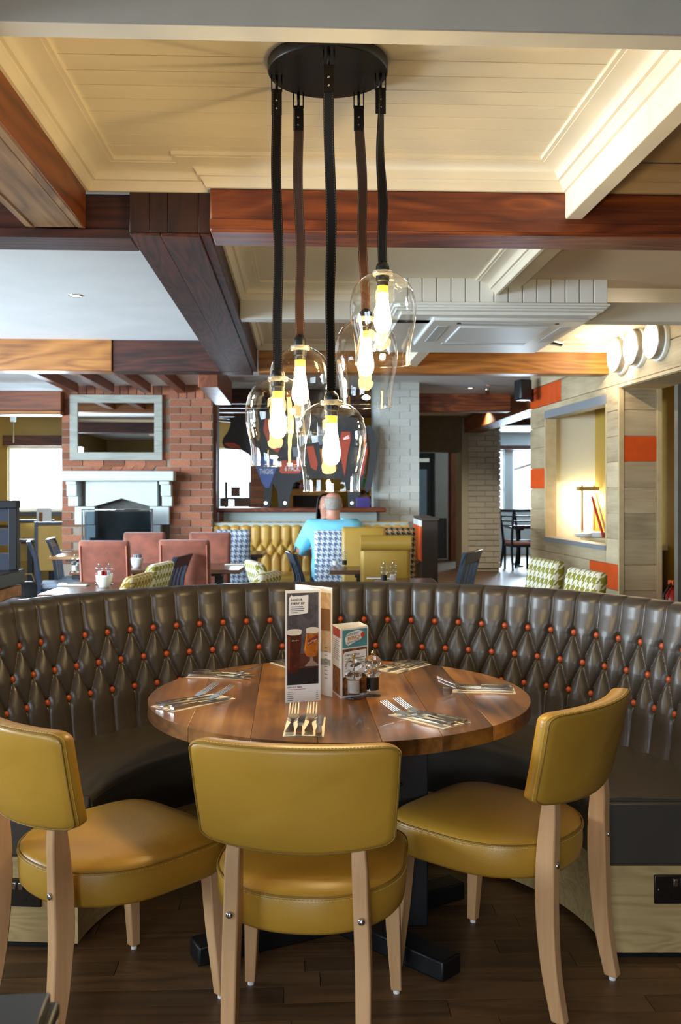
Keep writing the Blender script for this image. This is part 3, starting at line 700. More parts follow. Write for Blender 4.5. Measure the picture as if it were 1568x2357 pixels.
# ---------------------------------------------------------------- mustard chairs
MUS = mat('mustard_leather', '#b68a30', .36, vary=.05, scale=5, bump=.06, bscale=260, spec=.5)
SEAM = mat('mustard_seam', '#8a6a1e', .6); THREAD = mat('mustard_thread', '#d6b860', .6)
def rrect(w_, h, r, n=5):
    pts = []
    for cx_, cy_, a0 in ((w_-r, h-r, 0), (-w_+r, h-r, 90), (-w_+r, -h+r, 180), (w_-r, -h+r, 270)):
        for k in range(n+1): a = radians(a0+90*k/n); pts.append((cx_+r*cos(a), cy_+r*sin(a)))
    return pts
def seat_outline(grow=0.0):
    pts = []
    N_ = 48
    for k in range(N_):
        t = 2*pi*k/N_; ex = 5.0 if sin(t) > 0 else 2.5
        c, s_ = cos(t), sin(t); x = math.copysign(abs(c)**(2/ex), c)*(.238+grow); y = math.copysign(abs(s_)**(2/ex), s_)*(.245+grow)
        if y < 0: x *= 1-.16*(y/.245)**2
        pts.append((x, y))
    return pts
def back_shell(x, zt, off):
    """back panel: curved round the sitter, leaning back; x across -.235....235, zt 0 bottom..1 top"""
    y = -.278-.060*zt+.052*(abs(x)/.24)**2.0
    z = .567+zt*.257 + (.022*(abs(x)/.24)**2 if zt < .5 else 0)*(1-2*zt)
    nx = -2*.052*x/.24**2; l = sqrt(1+nx*nx)
    return (x+off*nx/l, y+off/l, z)
def smooth_rows(rows, k=4):
    out = []
    for i in range(len(rows)-1):
        a, b, c, d = rows[max(0, i-1)], rows[i], rows[i+1], rows[min(len(rows)-1, i+2)]
        for q in range(k):
            t = q/k; out.append(tuple(.5*((2*B)+(-A+C_)*t+(2*A-5*B+4*C_-D_)*t*t+(-A+3*B-3*C_+D_)*t**3) for A, B, C_, D_ in zip(a, b, c, d)))
    return out+[rows[-1]]
def make_chair(label, loc, rz):
    t = thing('dining_chair', label, 'chair', loc, rz, None)
    # seat: crowned cushion with a flat boxed border
    rings = []
    for g, z in ((-.03, .352), (-.008, .356), (0, .366), (.004, .40), (.003, .435), (-.002, .449), (-.010, .457), (-.05, .466), (-.12, .472)): rings.append([(x, y, z) for x, y in seat_outline(g)])
    MB().loft(rings).build('seat', MUS, t, smooth=True)
    ol = seat_outline(.0035); MB().tube([(x, y, .447) for x, y in ol+ol[:2]], .0022, 5).build('seat_seam', SEAM, t, smooth=True)
    st = MB()
    o2 = seat_outline(.0055)
    for k in range(len(o2)):
        a, b = Vector(o2[k]), Vector(o2[(k+1) % len(o2)]); m_ = 4
        for q in range(m_):
            c0, c1 = a.lerp(b, q/m_), a.lerp(b, (q+.6)/m_); st.tube([(c0.x, c0.y, .4405), (c1.x, c1.y, .4405)], .0010, 4)
    s_ = st.build('stitching', THREAD, t); s_['kind'] = 'stuff'
    # backrest: front face, back face and rounded border in one loft of rounded outlines
    rings = []
    outl = [(x*(.965+.035*y), y) for x, y in rrect(1.0, 1.0, .15, 6)]
    sub_ = []
    for i in range(len(outl)):
        a, b = Vector(outl[i]), Vector(outl[(i+1) % len(outl)]); k = max(1, int((b-a).length/.13))
        for q in range(k): sub_.append(a.lerp(b, q/k))
    for sc_, off in ((.0, -.030), (.5, -.030), (.90, -.029), (.965, -.026), (1.0, -.018), (1.012, .0), (1.0, .020), (.965, .028), (.9, .031), (.5, .036), (.0, .037)):
        rings.append([back_shell(p.x*.237*(sc_ if sc_ > .01 else .01), .5+.5*p.y*(sc_ if sc_ > .01 else .01), off) for p in sub_])
    MB().loft(rings).build('backrest', MUS, t, smooth=True)
    sm = [Vector(back_shell(p.x*.237*.985, .5+.5*p.y*.985, -.0245)) for p in sub_]
    MB().tube(sm+[sm[0]], .0020, 5).build('back_seam', SEAM, t, smooth=True)
    st = MB()
    for k in range(len(sub_)):
        p, q = sub_[k], sub_[(k+1) % len(sub_)]
        if p.y < -.9 and q.y < -.9: continue
        for j in range(4):
            c0, c1 = p.lerp(q, j/4), p.lerp(q, (j+.6)/4)
            st.tube([back_shell(c.x*.237*1.006, .5+.5*c.y*1.006, -.0165) for c in (c0, c1)], .0010, 4)
    s_ = st.build('stitching', THREAD, t); s_['kind'] = 'stuff'
    # legs
    for sx in (-1, 1):
        rr = []
        for z, x, y, h, dd in smooth_rows(((.70, .140, -.268, .012, .010), (.60, .144, -.262, .016, .017), (.53, .148, -.260, .018, .023), (.46, .150, -.256, .018, .026), (.38, .153, -.254, .018, .028), (.28, .156, -.256, .018, .027), (.14, .157, -.268, .017, .023), (.012, .158, -.294, .016, .019))):
            rr.append([(sx*x-h, y-dd, z), (sx*x+h, y-dd, z), (sx*x+h, y+dd, z), (sx*x-h, y+dd, z)])
        lg = MB().loft(rr).build('leg', M_['beech'], t, auto=35, bevel=.004)
        MB().sphere((sx*.153, -.2855, .415), (.009, .005, .009), 12, 6).build('bolt', M_['chrome'], lg, smooth=True)
        MB().lathe([(.010, 0), (.010, .012)], 10, Matrix.Translation((sx*.158, -.294, 0))).build('foot_glide', M_['white'], lg)
        rr = []
        for z, x, y, h in ((.40, .190, .180, .023), (.2, .198, .190, .0195), (.012, .206, .205, .0145)):
            rr.append([(sx*x-h, y-h, z), (sx*x+h, y-h, z), (sx*x+h, y+h, z), (sx*x-h, y+h, z)])
        lg = MB().loft(rr).build('leg', M_['beech'], t, bevel=.003)
        MB().lathe([(.009, 0), (.009, .012)], 10, Matrix.Translation((sx*.206, .205, 0))).build('foot_glide', M_['white'], lg)
    return t
def chair_at(fx, fd, h):                                  # middle of the front feet, heading
    a = radians(h); return C(fx-sin(a)*.205, fd-cos(a)*.205), heading(h)
l, r = chair_at(-.049, 2.652, 6.5); ch0 = make_chair('mustard leather chair in the centre, its back towards us', l, r)
l, r = chair_at(-.480, 2.745, 43); dup(ch0, 'mustard leather chair cut off by the left edge of the photo', l, r)
l, r = chair_at(.295, 2.906, -49.5); dup(ch0, 'mustard leather chair on the right of the round table', l, r)
# ---------------------------------------------------------------- pendant cluster
STRAP_D = mat('dark_strap_leather', '#140f0c', .5, vary=.25, scale=20, spec=.25); STRAP_B = mat('brown_strap_leather', '#3a2114', .38, vary=.35, scale=14)
STI = mat('strap_stitch', '#a98d6a', .7)
GLASS = thin_glass('shade_glass', '#fdfcf9', .0, 1.0, bump=.16, edge=.62, fp=2.2)
RIMG = mat('glass_collar', '#d8d2bd', .2)
RIMG.node_tree.nodes['Principled BSDF'].inputs['Transmission Weight'].default_value = .5
BULB = emit('bulb_glow', '#ffdf9c', 26.0); FIL = emit('filament', '#ffc46a', 60.0); COLLAR = emit('amber_collar', '#ffb545', 1.6)
DISC = C((755-CX)/F*2.99, 2.99, 2.75)
lampset = thing('pendant_cluster', 'black ceiling disc carrying five leather straps with clear glass lamp shades', 'lamp', DISC)
MB().lathe([(.189, -.002), (.190, -.006), (.190, -.032), (.187, -.036), (.0, -.036)][:4]+[(.002, -.036)], 56).build('ceiling_disc', M_['black_satin'], lampset, auto=40)
MB().box(-.108, -.074, -.13, -.128, -.0366, -.0358).build('maker_plate', M_['chrome'], lampset)
PEN = [  # strap x at the disc, cap x, cap top y, shade top y, bottom y, distance, leather, disc hook y (photo), twist
    (637, 640, 850, 868, 1072, 3.00, 'd', -.00, .9, 'left'), (757, 763, 903, 922, 1131, 2.83, 'd', -.17, .5, 'front'), (687, 691, 774, 797, 1000, 3.13, 'b', .14, .2, 'back left'),
    (826, 842, 714, 731, 936, 3.13, 'b', .14, .15, 'back right'), (876, 881, 604, 625, 838, 2.99, 'd', .0, 1.25, 'right')]
GP = [(.026, 1.0), (.036, .985), (.060, .945), (.083, .88), (.098, .80), (.106, .70), (.1085, .60), (.107, .50), (.102, .40), (.095, .30), (.090, .20), (.0878, .10), (.0875, 0)]
for (sx, cx_, cy_, gy, by, d, lea, hy, tw, nm) in PEN:
    top = P(sx, 1134, d); cap = P(cx_, cy_, d); bot = P(cx_, by, d); gt = P(cx_, gy, d)
    loc = DISC
    L = lambda v: Vector(v)-loc
    zt, zc = 2.66, cap.z
    m_ = STRAP_D if lea == 'd' else STRAP_B
    # strap: a flat belt that hangs with a slight wave and twists
    n = 40; rings = []; ed = []
    ph = random.uniform(0, 6)
    for i in range(n+1):
        t = i/n; z = zt+(zc-zt)*t; x = top.x+(cap.x-top.x)*t+.004*sin(t*9+ph)*t*(1-t)*4; y = top.y+(cap.y-top.y)*t+.004*sin(t*7+ph*2)
        a = tw*(.35+.9*sin(t*3.0+ph)*.6) if tw > .6 else tw*sin(t*5+ph); hw = .0165-.002*t
        u = Vector((cos(a), sin(a), 0)); v = Vector((-sin(a), cos(a), 0))*.0022; c = Vector((x, y, z))-loc
        rings.append([c-u*hw-v, c+u*hw-v, c+u*hw+v, c-u*hw+v]); ed.append((c-u*(hw-.003)-v*1.15, c+u*(hw-.003)-v*1.15))
    st = MB().loft(rings).build('strap', m_, lampset, auto=50)
    sm = MB()
    for i in range(n):
        for e in (0, 1):
            p, q = ed[i][e], ed[i+1][e]
            for k in range(3): sm.tube([p.lerp(q, k/3), p.lerp(q, (k+.55)/3)], .0006, 4)
    so = sm.build('stitching', STI, st); so['kind'] = 'stuff'
    # hanger: two rods, buckle loop, folded strap end and two rivets
    hk = MB()
    c = Vector((top.x, top.y, 0))-Vector((loc.x, loc.y, 0))
    for s_ in (-.016, .016): hk.tube([(c.x+s_, c.y, -.034), (c.x+s_, c.y, zt-loc.z+.004)], .0022, 6)
    hk.tube([(c.x-.018, c.y, zt-loc.z+.004), (c.x+.018, c.y, zt-loc.z+.004)], .003, 6); hk.tube([(c.x, c.y, -.034), (c.x, c.y, zt-loc.z+.01)], .005, 8)
    hk.build('hanger', M_['black'], lampset, smooth=True)
    fo = MB().box(c.x-.0165, c.x+.0165, c.y-.008, c.y-.0045, zt-loc.z-.075, zt-loc.z+.008).build('strap_end', STRAP_D, lampset, bevel=.001)
    for zz in (-.03, -.055): MB().sphere((c.x, c.y-.0085, zt-loc.z+zz), (.004, .002, .004), 8, 5).build('rivet', M_['chrome'], fo)
    # lamp holder cap, collar, glass shade, socket and bulb
    cc = cap-loc; g = gt-loc; H = gt.z-bot.z
    T = Matrix.Translation((cc.x, cc.y, 0))
    MB().lathe([(.010, cc.z+.004), (.013, cc.z), (.019, cc.z-.006), (.0215, cc.z-.016), (.0215, g.z+.002)], 20, T).build('lamp_holder', M_['black'], lampset, smooth=False, auto=40)
    MB().lathe([(.023, g.z+.0015), (.031, g.z+.0005), (.033, g.z-.004), (.031, g.z-.013), (.024, g.z-.0145)], 28, T).build('collar', RIMG, lampset, smooth=True)
    wob = random.random()*6; gl = MB()
    def gpt(u_, v_, H=H, g=g, cc=cc, wob=wob):
        k = min(len(GP)-2, int(v_*(len(GP)-1))); f_ = v_*(len(GP)-1)-k; r = GP[k][0]*(1-f_)+GP[k+1][0]*f_; z = GP[k][1]*(1-f_)+GP[k+1][1]*f_
        a = u_*2*pi; r *= .97*(1+.022*sin(2*a+wob)*(1-z)+.012*sin(3*a+wob*2)); return (cc.x+r*cos(a), cc.y+r*sin(a), g.z-H*(1-z))
    sh = gl.grid(gpt, 44, 36, wrap=True).build('glass_shade', GLASS, lampset, smooth=True)
    MB().tube([gpt(k_/40, 1.0) for k_ in range(41)], .0022, 6).build('glass_rim', GLASS, sh, smooth=True)
    MB().lathe([(.0215, g.z-.014), (.0215, g.z-.030), (.018, g.z-.034), (.018, g.z-.046)], 18, T).build('socket', M_['black'], lampset, auto=40)
    zb = g.z-.046
    MB().lathe([(.0175, zb), (.0175, zb-.022)], 18, T).build('bulb_collar', COLLAR, lampset, smooth=True)
    MB().lathe([(.0165, zb-.022), (.018, zb-.04), (.023, zb-.075), (.027, zb-.100), (.028, zb-.115), (.025, zb-.132), (.017, zb-.144), (.004, zb-.149)], 20, T).build('bulb', BULB, lampset, smooth=True)
    l = bpy.data.lights.new('bulb_light', 'POINT'); l.energy = 7.8; l.color = (1.0, .73, .35); l.shadow_soft_size = .012
    lo = bpy.data.objects.new('bulb_light', l); COL.objects.link(lo); lo.parent = lampset; lo.location = (cc.x, cc.y, zb-.19)
# ---------------------------------------------------------------- place settings
NAP = mat('paper_napkin', '#e9dfcd', .85, vary=.03, scale=30)
def fork_mesh(L=.235):
    mb = MB(); k = L/.205
    hd = [(-.0105, .0), (-.0105, .012), (-.006, .05), (-.0035, .09), (-.003, .125), (-.006, .135), (-.0115, .145), (-.0125, .155), (.0125, .155), (.0115, .145), (.006, .135), (.003, .125), (.0035, .09), (.006, .05), (.0105, .012), (.0105, 0)]
    def lift(y): return .0035+.003*sin(min(1, y/.13)*pi)*.4+(.030*((y-.12)/.085)**1.35 if y > .12 else .004*(1-y/.12))
    def strip(pts, th=.0022):
        rr = [[(x0*k, y*k, lift(y)), (x1*k, y*k, lift(y)), (x1*k, y*k, lift(y)+th), (x0*k, y*k, lift(y)+th)] for x0, x1, y in pts]; mb.loft(rr)
    strip([(-.0095, .0095, 0), (-.0105, .0105, .008), (-.0085, .0085, .03), (-.0045, .0045, .07), (-.0035, .0035, .10), (-.0035, .0035, .122), (-.007, .007, .132), (-.0125, .0125, .143), (-.013, .013, .155)])
    for i in range(4):
        x = -.0108+.0072*i; strip([(x-.0022, x+.0022, .154), (x-.0019, x+.0019, .175), (x-.0009, x+.0009, .204)], .0018)
    return mb.mesh('fork', False)
def knife_mesh(L=.225):
    mb = MB(); k = L/.215
    rr = [[(x0*k, y*k, .003), (x1*k, y*k, .003), (x1*k, y*k, .003+h), (x0*k, y*k, .003+h)] for x0, x1, y, h in ((-.007, .007, 0, .006), (-.0085, .0085, .01, .007), (-.006, .006, .06, .006), (-.0055, .0055, .095, .006), (-.006, .006, .1, .0015), (-.0095, .0085, .12, .0013), (-.010, .0095, .165, .0012), (-.006, .0095, .195, .001), (.002, .007, .215, .0008))]
    return mb.loft(rr).mesh('knife', False)
FK, KN = fork_mesh(), knife_mesh(); FK.materials.append(M_['steel']); KN.materials.append(M_['steel'])
FK.shade_smooth(); KN.shade_smooth(); FK.set_sharp_from_angle(angle=radians(50)); KN.set_sharp_from_angle(angle=radians(50))
SET = [  # handle end px, tip px of the napkin middle line, description
    ((698, 1697), (706, 1652), 'nearest the centre chair'), ((1053, 1672), (925, 1640), 'on the near right of the table'), ((1185, 1590), (1045, 1587), 'at the right end of the table'),
    ((965, 1526), (888, 1547), 'right behind the pepper mill'), ((374, 1633), (520, 1602), 'on the near left of the table'), ((440, 1553), (560, 1557), 'at the back left of the table'), ((650, 1523), (676, 1531), 'hidden behind the tall menu')]
for i, (p, q, ds) in enumerate(SET):
    a, b = PZ(*p, TZ), PZ(*q, TZ); dv = (b-a).to_2d().normalized(); rz = math.atan2(dv.y, dv.x)-pi/2; ln = min(.24, max(.2, (b-a).length))
    X, Y_ = Vector((dv.y, -dv.x)), dv
    nap = thing('napkin', 'folded white paper napkin under cutlery, '+ds, 'napkin', (a.x, a.y, TZ), rz)
    MB().box(-.054, .054, 0, ln, .0004, .0014).build('lower_fold', NAP, nap); MB().grid(lambda u, v: (-.053+.106*u, .002+(ln-.006)*v, .0022+.0012*sin(u*pi)), 6, 2).build('upper_fold', NAP, nap, smooth=True)
    for k, (off, me, nm, lg) in enumerate(((-.036, FK, 'fork', .012), (-.012, KN, 'knife', .006), (.014, FK, 'fork', .016), (.040, KN, 'knife', .004))):
        w2 = a.to_2d()+X*off+Y_*(lg if i else lg+.0)
        side = ('left', 'left', 'right', 'right')[k]
        o = place(nm, me, None, None, (w2.x, w2.y, TZ+.0026), rz+random.uniform(-.06, .06) * (1 if i else .3))
        tag(o, '%s steel %s on the napkin %s' % (side, nm, ds), nm, 'cutlery on the round table')
# ---------------------------------------------------------------- menus
CARD = mat('menu_card', '#e6e4e2', .45); BLK = mat('print_black', '#1a1716', .5); INK = mat('print_grey', '#55504c', .6)
def card_frame(p0, p1, z0=TZ):
    """matrix for a standing card whose foot runs from p0 to p1: x along, y up, z out towards the camera"""
    a = (p1-p0).to_2d(); ln = a.length; a = a.normalized(); n_ = Vector((a.y, -a.x))
    return Matrix(((a.x, 0, n_.x, p0.x), (a.y, 0, n_.y, p0.y), (0, 1, 0, z0), (0, 0, 0, 1))), ln
def fl(name, m, par, Mx, poly, off=.0006, th=.0):
    vs = [(x, y, off) for x, y in poly]; return MB().add(vs, [tuple(range(len(vs)))], Mx).build(name, m, par)
def rc(x0, x1, y0, y1): return [(x0, y0), (x1, y0), (x1, y1), (x0, y1)]
f0, f1 = PZ(657, 1618, TZ), PZ(737, 1612, TZ)
dm = (EYE-TZ)*F/(1615-HY); HM = (1618-1361)/F*dm*1.0
men = thing('drinks_menu', 'tall folded drinks menu with two beer glasses on its front', 'menu', (0, 0, 0))
Mx, W = card_frame(f0, f1)
MB().add([], []).box(0, W, 0, HM, -.0008, 0, Mx).build('front_panel', CARD, men)
b0 = PZ(765, 1604, TZ); lf = C((680-CX)/F*3.09, 3.09, TZ)
M2, W2 = card_frame(lf, b0); MB().box(0, W2, .0, HM*1.0, -.0008, 0, M2).build('rear_panel', CARD, men)
M3, W3 = card_frame(lf, f1); MB().box(.001, W3-.001, 0, HM*1.0, -.0018, -.001, M3).build('middle_panel', CARD, men)
s_ = W/.112
Dk = wood('print_backdrop', [(.1, '#262326'), (.5, '#4b474b'), (.95, '#68646a')], 1, 6, .6, 3, bump=0)
x0_, x1_ = .05*W, .95*W
ph = fl('photo', Dk, men, Mx, rc(x0_, x1_, HM*.155, HM*.975), .0005)
fl('photo_base', mat('print_dark', '#171214', .5), men, Mx, rc(x0_, x1_, HM*.155, HM*.30), .0007)
fl('photo_glow', mat('print_red_glow', '#4e2413', .5, vary=.5, scale=40), men, Mx, rc(x0_, x1_, HM*.30, HM*.43), .0007)
BEER = mat('print_beer', '#a85c18', .4, vary=.35, scale=60); STOUT = mat('print_stout', '#4a1c0c', .4, vary=.4, scale=50); HEAD = mat('print_foam', '#d9cfc0', .6); GLS = mat('print_glass', '#8f7a6c', .4)
def up(fx, fy): return (fx*W, fy*HM)
def oval(cx_, cy_, rx, ry, a0=0, a1=360, n=20): return [up(cx_+rx*cos(radians(a0+(a1-a0)*i/n)), cy_+ry*sin(radians(a0+(a1-a0)*i/n))) for i in range(n+1)]
fl('beer_glass', STOUT, men, Mx, oval(.22, .270, .16, .012, 180, 360)+[up(.41, .40), up(.455, .52), up(.46, .61), up(.05, .61)], .0010)
fl('beer_foam', HEAD, men, Mx, oval(.255, .612, .205, .016, 180, 360)+oval(.257, .638, .21, .016, 0, 180), .0012)
fl('beer_glass', BEER, men, Mx, oval(.745, .412, .15, .016, 180, 360)+[up(.93, .45), up(.95, .62), up(.60, .615), up(.555, .53), up(.52, .46)], .0010)
fl('beer_foam', HEAD, men, Mx, oval(.77, .620, .18, .014, 180, 360)+oval(.77, .648, .18, .017, 0, 180), .0012)
fl('glass_glint', mat('print_glint', '#d98a32', .4), men, Mx, [up(.545, .47), up(.575, .45), up(.625, .60), up(.608, .605)], .0011)
fl('glass_glint', mat('print_glint_dark', '#6e3214', .4), men, Mx, [up(.075, .30), up(.12, .29), up(.14, .58), up(.07, .59)], .0011)
fl('glass_stem', GLS, men, Mx, [up(.70, .36), up(.80, .36), up(.79, .40), up(.71, .40)], .0010)
fl('glass_foot', GLS, men, Mx, [up(.55, .315), up(.95, .315), up(.95, .325), up(.82, .36), up(.68, .36)], .0010)
fl('speech_panel', CARD, men, Mx, [up(.09, .775), up(.62, .79), up(.65, .80), up(.66, .955), up(.22, .945), up(.17, .96), up(.10, .93)], .0012)
letter('SAVOUR', BLK, men, Mx @ Matrix.Translation((.15*W, .905*HM, .0016)), .0095*s_, .34*W)
letter('EVERY SIP', BLK, men, Mx @ Matrix.Translation((.15*W, .872*HM, .0016)), .0095*s_, .40*W)
for k in range(4): fl('text_line', INK, men, Mx, rc(.14*W, (.50, .54, .52, .34)[k]*W, (.852-.017*k)*HM-.0011, (.852-.017*k)*HM+.0011), .0016)
letter("Beck's", HEAD, men, Mx @ Matrix.Translation((.18*W, .545*HM, .0016)), .006*s_, .20*W, True)
fl('glass_label', mat('print_label', '#7c2a18', .5), men, Mx, [up(.63, .50), up(.94, .55), up(.94, .60), up(.64, .545)], .0013)
letter('San Miguel', HEAD, men, Mx @ Matrix.Translation((.65*W, .512*HM, .0018)) @ Matrix.Rotation(.42, 4, 'Z'), .008*s_, .30*W, True)
letter('DRAUGHT BEERS', BLK, men, Mx @ Matrix.Translation((.06*W, .128*HM, .0009)), .0062*s_, .42*W)
fl('text_line', mat('print_red', '#a8402c', .6), men, Mx, rc(.06*W, .58*W, .112*HM, .116*HM), .0009)
for k in range(5):
    yk = (.092-.019*k)*HM
    fl('text_line', INK, men, Mx, rc(.06*W, (.2+.03*(k % 2))*W, yk, yk+.0018), .0009); fl('price_line', INK, men, Mx, rc(.88*W, .94*W, yk, yk+.0016), .0009)
    fl('rule_line', mat('print_rule', '#b9b5b0', .6), men, Mx, rc(.06*W, .94*W, yk-.0022, yk-.0018), .0009)
SD = wood('print_side', [(.1, '#a08468'), (.5, '#c0a486'), (.95, '#d0b99c')], 1, 6, .6, 3, bump=0)
fl('photo', SD, men, M2, rc(W2*.5, W2-.006, HM*.40, HM*.95), .0005); fl('photo', mat('print_barrel', '#7a5638', .5, vary=.2, scale=30), men, M2, rc(W2*.55, W2-.010, HM*.60, HM*.80), .0008)
fl('print_band', mat('print_band', '#9a9a94', .6), men, M2, rc(.003, W2-.008, HM*.28, HM*.335), .0006)
for k in range(9): fl('price_line', INK, men, M2, rc(W2*.80, W2*.88, HM*(.44-.035*k), HM*(.44-.035*k)+.0016), .0008)
letter('WHITE WINE', INK, men, M2 @ Matrix.Translation((.004, HM-.0095, .0009)), .005, .03)
# small square promotional menu
g0, g1, gb = PZ(785, 1608, TZ), PZ(848, 1597, TZ), PZ(766, 1592, TZ)
dg_ = (EYE-TZ)*F/(1608-HY); HG = (1608-1448)/F*dg_
bbq = thing('promotion_box', 'square card promotion box with teal barbecue heading', 'menu', (0, 0, 0))
M4, W4 = card_frame(g0, g1); M5, W5 = card_frame(gb, g0); M6, W6 = card_frame(g1, gb+(g1-g0)); M7, W7 = card_frame(gb+(g1-g0), gb)
for (mm, ww, nm) in ((M4, W4, 'front_panel'), (M5, W5, 'side_panel'), (M6, W6, 'side_panel'), (M7, W7, 'back_panel')): MB().box(0, ww, 0, HG, -.0008, 0, mm).build(nm, CARD, bbq)
TEAL = mat('print_teal', '#4d8d92', .55); OR = mat('print_orange', '#c98a3a', .5); FOOD = mat('print_food', '#7a4a22', .5, vary=.9, scale=70)
fl('heading_panel', TEAL, bbq, M4, rc(.05*W4, .95*W4, .72*HG, .975*HG), .0006)
fl('badge_outline', CARD, bbq, M4, [(.14*W4, .84*HG), (.20*W4, .925*HG), (.62*W4, .965*HG), (.80*W4, .93*HG), (.84*W4, .87*HG), (.66*W4, .81*HG), (.46*W4, .785*HG), (.26*W4, .745*HG), (.18*W4, .77*HG)], .0009)
letter('Summer', TEAL, bbq, M4 @ Matrix.Translation((.17*W4, .885*HG, .0013)) @ Matrix.Rotation(.10, 4, 'Z'), .013, .50*W4, True)
letter('BBQ', OR, bbq, M4 @ Matrix.Translation((.24*W4, .825*HG, .0013)) @ Matrix.Rotation(.08, 4, 'Z'), .015, .44*W4)
letter('specials', BLK, bbq, M4 @ Matrix.Translation((.20*W4, .775*HG, .0013)) @ Matrix.Rotation(.14, 4, 'Z'), .010, .46*W4, True)
fl('red_badge', mat('print_badge', '#c8402e', .5), bbq, M4, [(.78*W4+.075*W4*cos(t*pi/8), .885*HG+.075*W4*sin(t*pi/8)) for t in range(16)], .0014)
fl('food_photo', FOOD, bbq, M4, rc(.05*W4, .95*W4, .03*HG, .70*HG), .0006)
fl('text_panel', CARD, bbq, M4, [(.08*W4, .30*HG), (.92*W4, .32*HG), (.92*W4, .67*HG), (.14*W4, .66*HG), (.08*W4, .63*HG)], .0009)
letter('START IN STYLE', BLK, bbq, M4 @ Matrix.Translation((.12*W4, .60*HG, .0013)), .0075, .55*W4)
for k in range(6): fl('text_line', INK, bbq, M4, rc(.12*W4, (.85, .8, .86, .7, .82, .6)[k]*W4, (.555-.035*k)*HG, (.555-.035*k)*HG+.0016), .0012)
fl('corner_panel', mat('print_brick_red', '#a8402e', .5), bbq, M5, rc(.05*W5, .95*W5, .86*HG, .985*HG), .0006)
for k in range(10): fl('text_line', INK, bbq, M5, rc(.12*W5, (.8, .7, .85, .6, .8)[k % 5]*W5, (.80-.03*k)*HG, (.80-.03*k)*HG+.0015), .0006)
fl('food_photo', FOOD, bbq, M5, rc(.05*W5, .95*W5, .03*HG, .42*HG), .0006)
# ---------------------------------------------------------------- mills
ACR = solid_glass('clear_acrylic'); SALT = mat('salt', '#dcdad4', .8, vary=.15, scale=300); PEP = mat('peppercorns', '#15100d', .6, vary=.6, scale=300)
BRASS = mat('warm_chrome', '#d8c08a', .12, 1.0)
M_['mill_clear'] = thin_glass('mill_glass', '#f2f6f8', .02, 1.0)
def mill(label, px, py, s, fill, z=TZ, small=False, group=None):
    b = PZ(px, py, z); t = thing('mill', label, 'mill', b, 0, group)
    n = 14 if small else 36
    MB().lathe([(.001, .0165), (.0225, .0165), (.0215, .022), (.0215, .066), (.024, .071), (.0295, .076), (.030, .082), (.026, .087), (.016, .090), (.012, .094), (.016, .098), (.026, .106), (.0285, .116), (.026, .127), (.018, .135), (.006, .139), (.001, .139)], n, Matrix.Scale(s, 4), cap=False).build('clear_body', ACR if not small else M_['mill_clear'], t, smooth=True)
    MB().lathe([(.001, 0), (.030, 0), (.031, .004), (.029, .010), (.0225, .016)], n, Matrix.Scale(s, 4), cap=False).build('clear_foot', M_['mill_clear'], t, smooth=True)
    if not small:
        MB().lathe([(.0165, .022), (.0172, .026), (.0172, .060), (.0165, .064)], 24, Matrix.Scale(s, 4)).build('filling', fill, t, smooth=False, auto=40)
        MB().lathe([(.0022, .066), (.0022, .139)], 8, Matrix.Scale(s, 4)).build('spindle', M_['chrome'], t)
        MB().lathe([(.006, .070), (.006, .076)], 12, Matrix.Scale(s, 4)).build('grinder', M_['chrome'], t)
    else:
        MB().lathe([(.0225, .020), (.0225, .060)], 12, Matrix.Scale(s, 4)).build('filling', fill, t)
    MB().lathe([(.003, .138), (.0045, .140), (.0068, .146), (.0062, .151), (.003, .154), (.001, .1545)], 14, Matrix.Scale(s, 4)).build('knob', BRASS if not small else M_['chrome'], t, smooth=True)
    return t
mill('clear acrylic salt mill in front of the card promotion box', 814, 1608, .90, SALT)
mill('clear acrylic mill filled with black peppercorns', 858, 1601, .92, PEP)
# blurred corner of the nearest table, bottom left of the photo
nt = thing('side_table', 'orange wood table corner close to us at bottom left', 'table', C(-.575, .985), -TH+.10)
MB().box(-.42, .255, -.55, .13, .728, .758).build('table_top', M_['table_amb'], nt, bevel=.006)
MB().lathe([(.04, .02), (.04, .728)], 16, Matrix.Translation((-.1, -.2, 0))).build('column', M_['black'], nt); MB().lathe([(.26, 0), (.25, .012), (.05, .03)], 28, Matrix.Translation((-.1, -.2, 0))).build('base', M_['black'], nt)
wl = thing('bill_folder', 'black folder lying on the near table corner at bottom left', 'folder', C(-.45, 1.098, .758), -TH+.10)
MB().box(-.16, .115, -.06, .035, 0, .018).build('cover', M_['black_satin'], wl, bevel=.004); MB().box(-.15, .105, -.055, .03, .018, .032).build('flap', mat('folder_grey', '#3c4046', .4), wl, bevel=.003)
def rebase(r, base):
    base = Vector(base); done = set()
    for ch in r.children:
        if ch.data.name not in done: ch.data.transform(Matrix.Translation(-base)); done.add(ch.data.name)
    r.location = base
rebase(men, (f0+b0)/2); rebase(bbq, (g0+gb)/2)
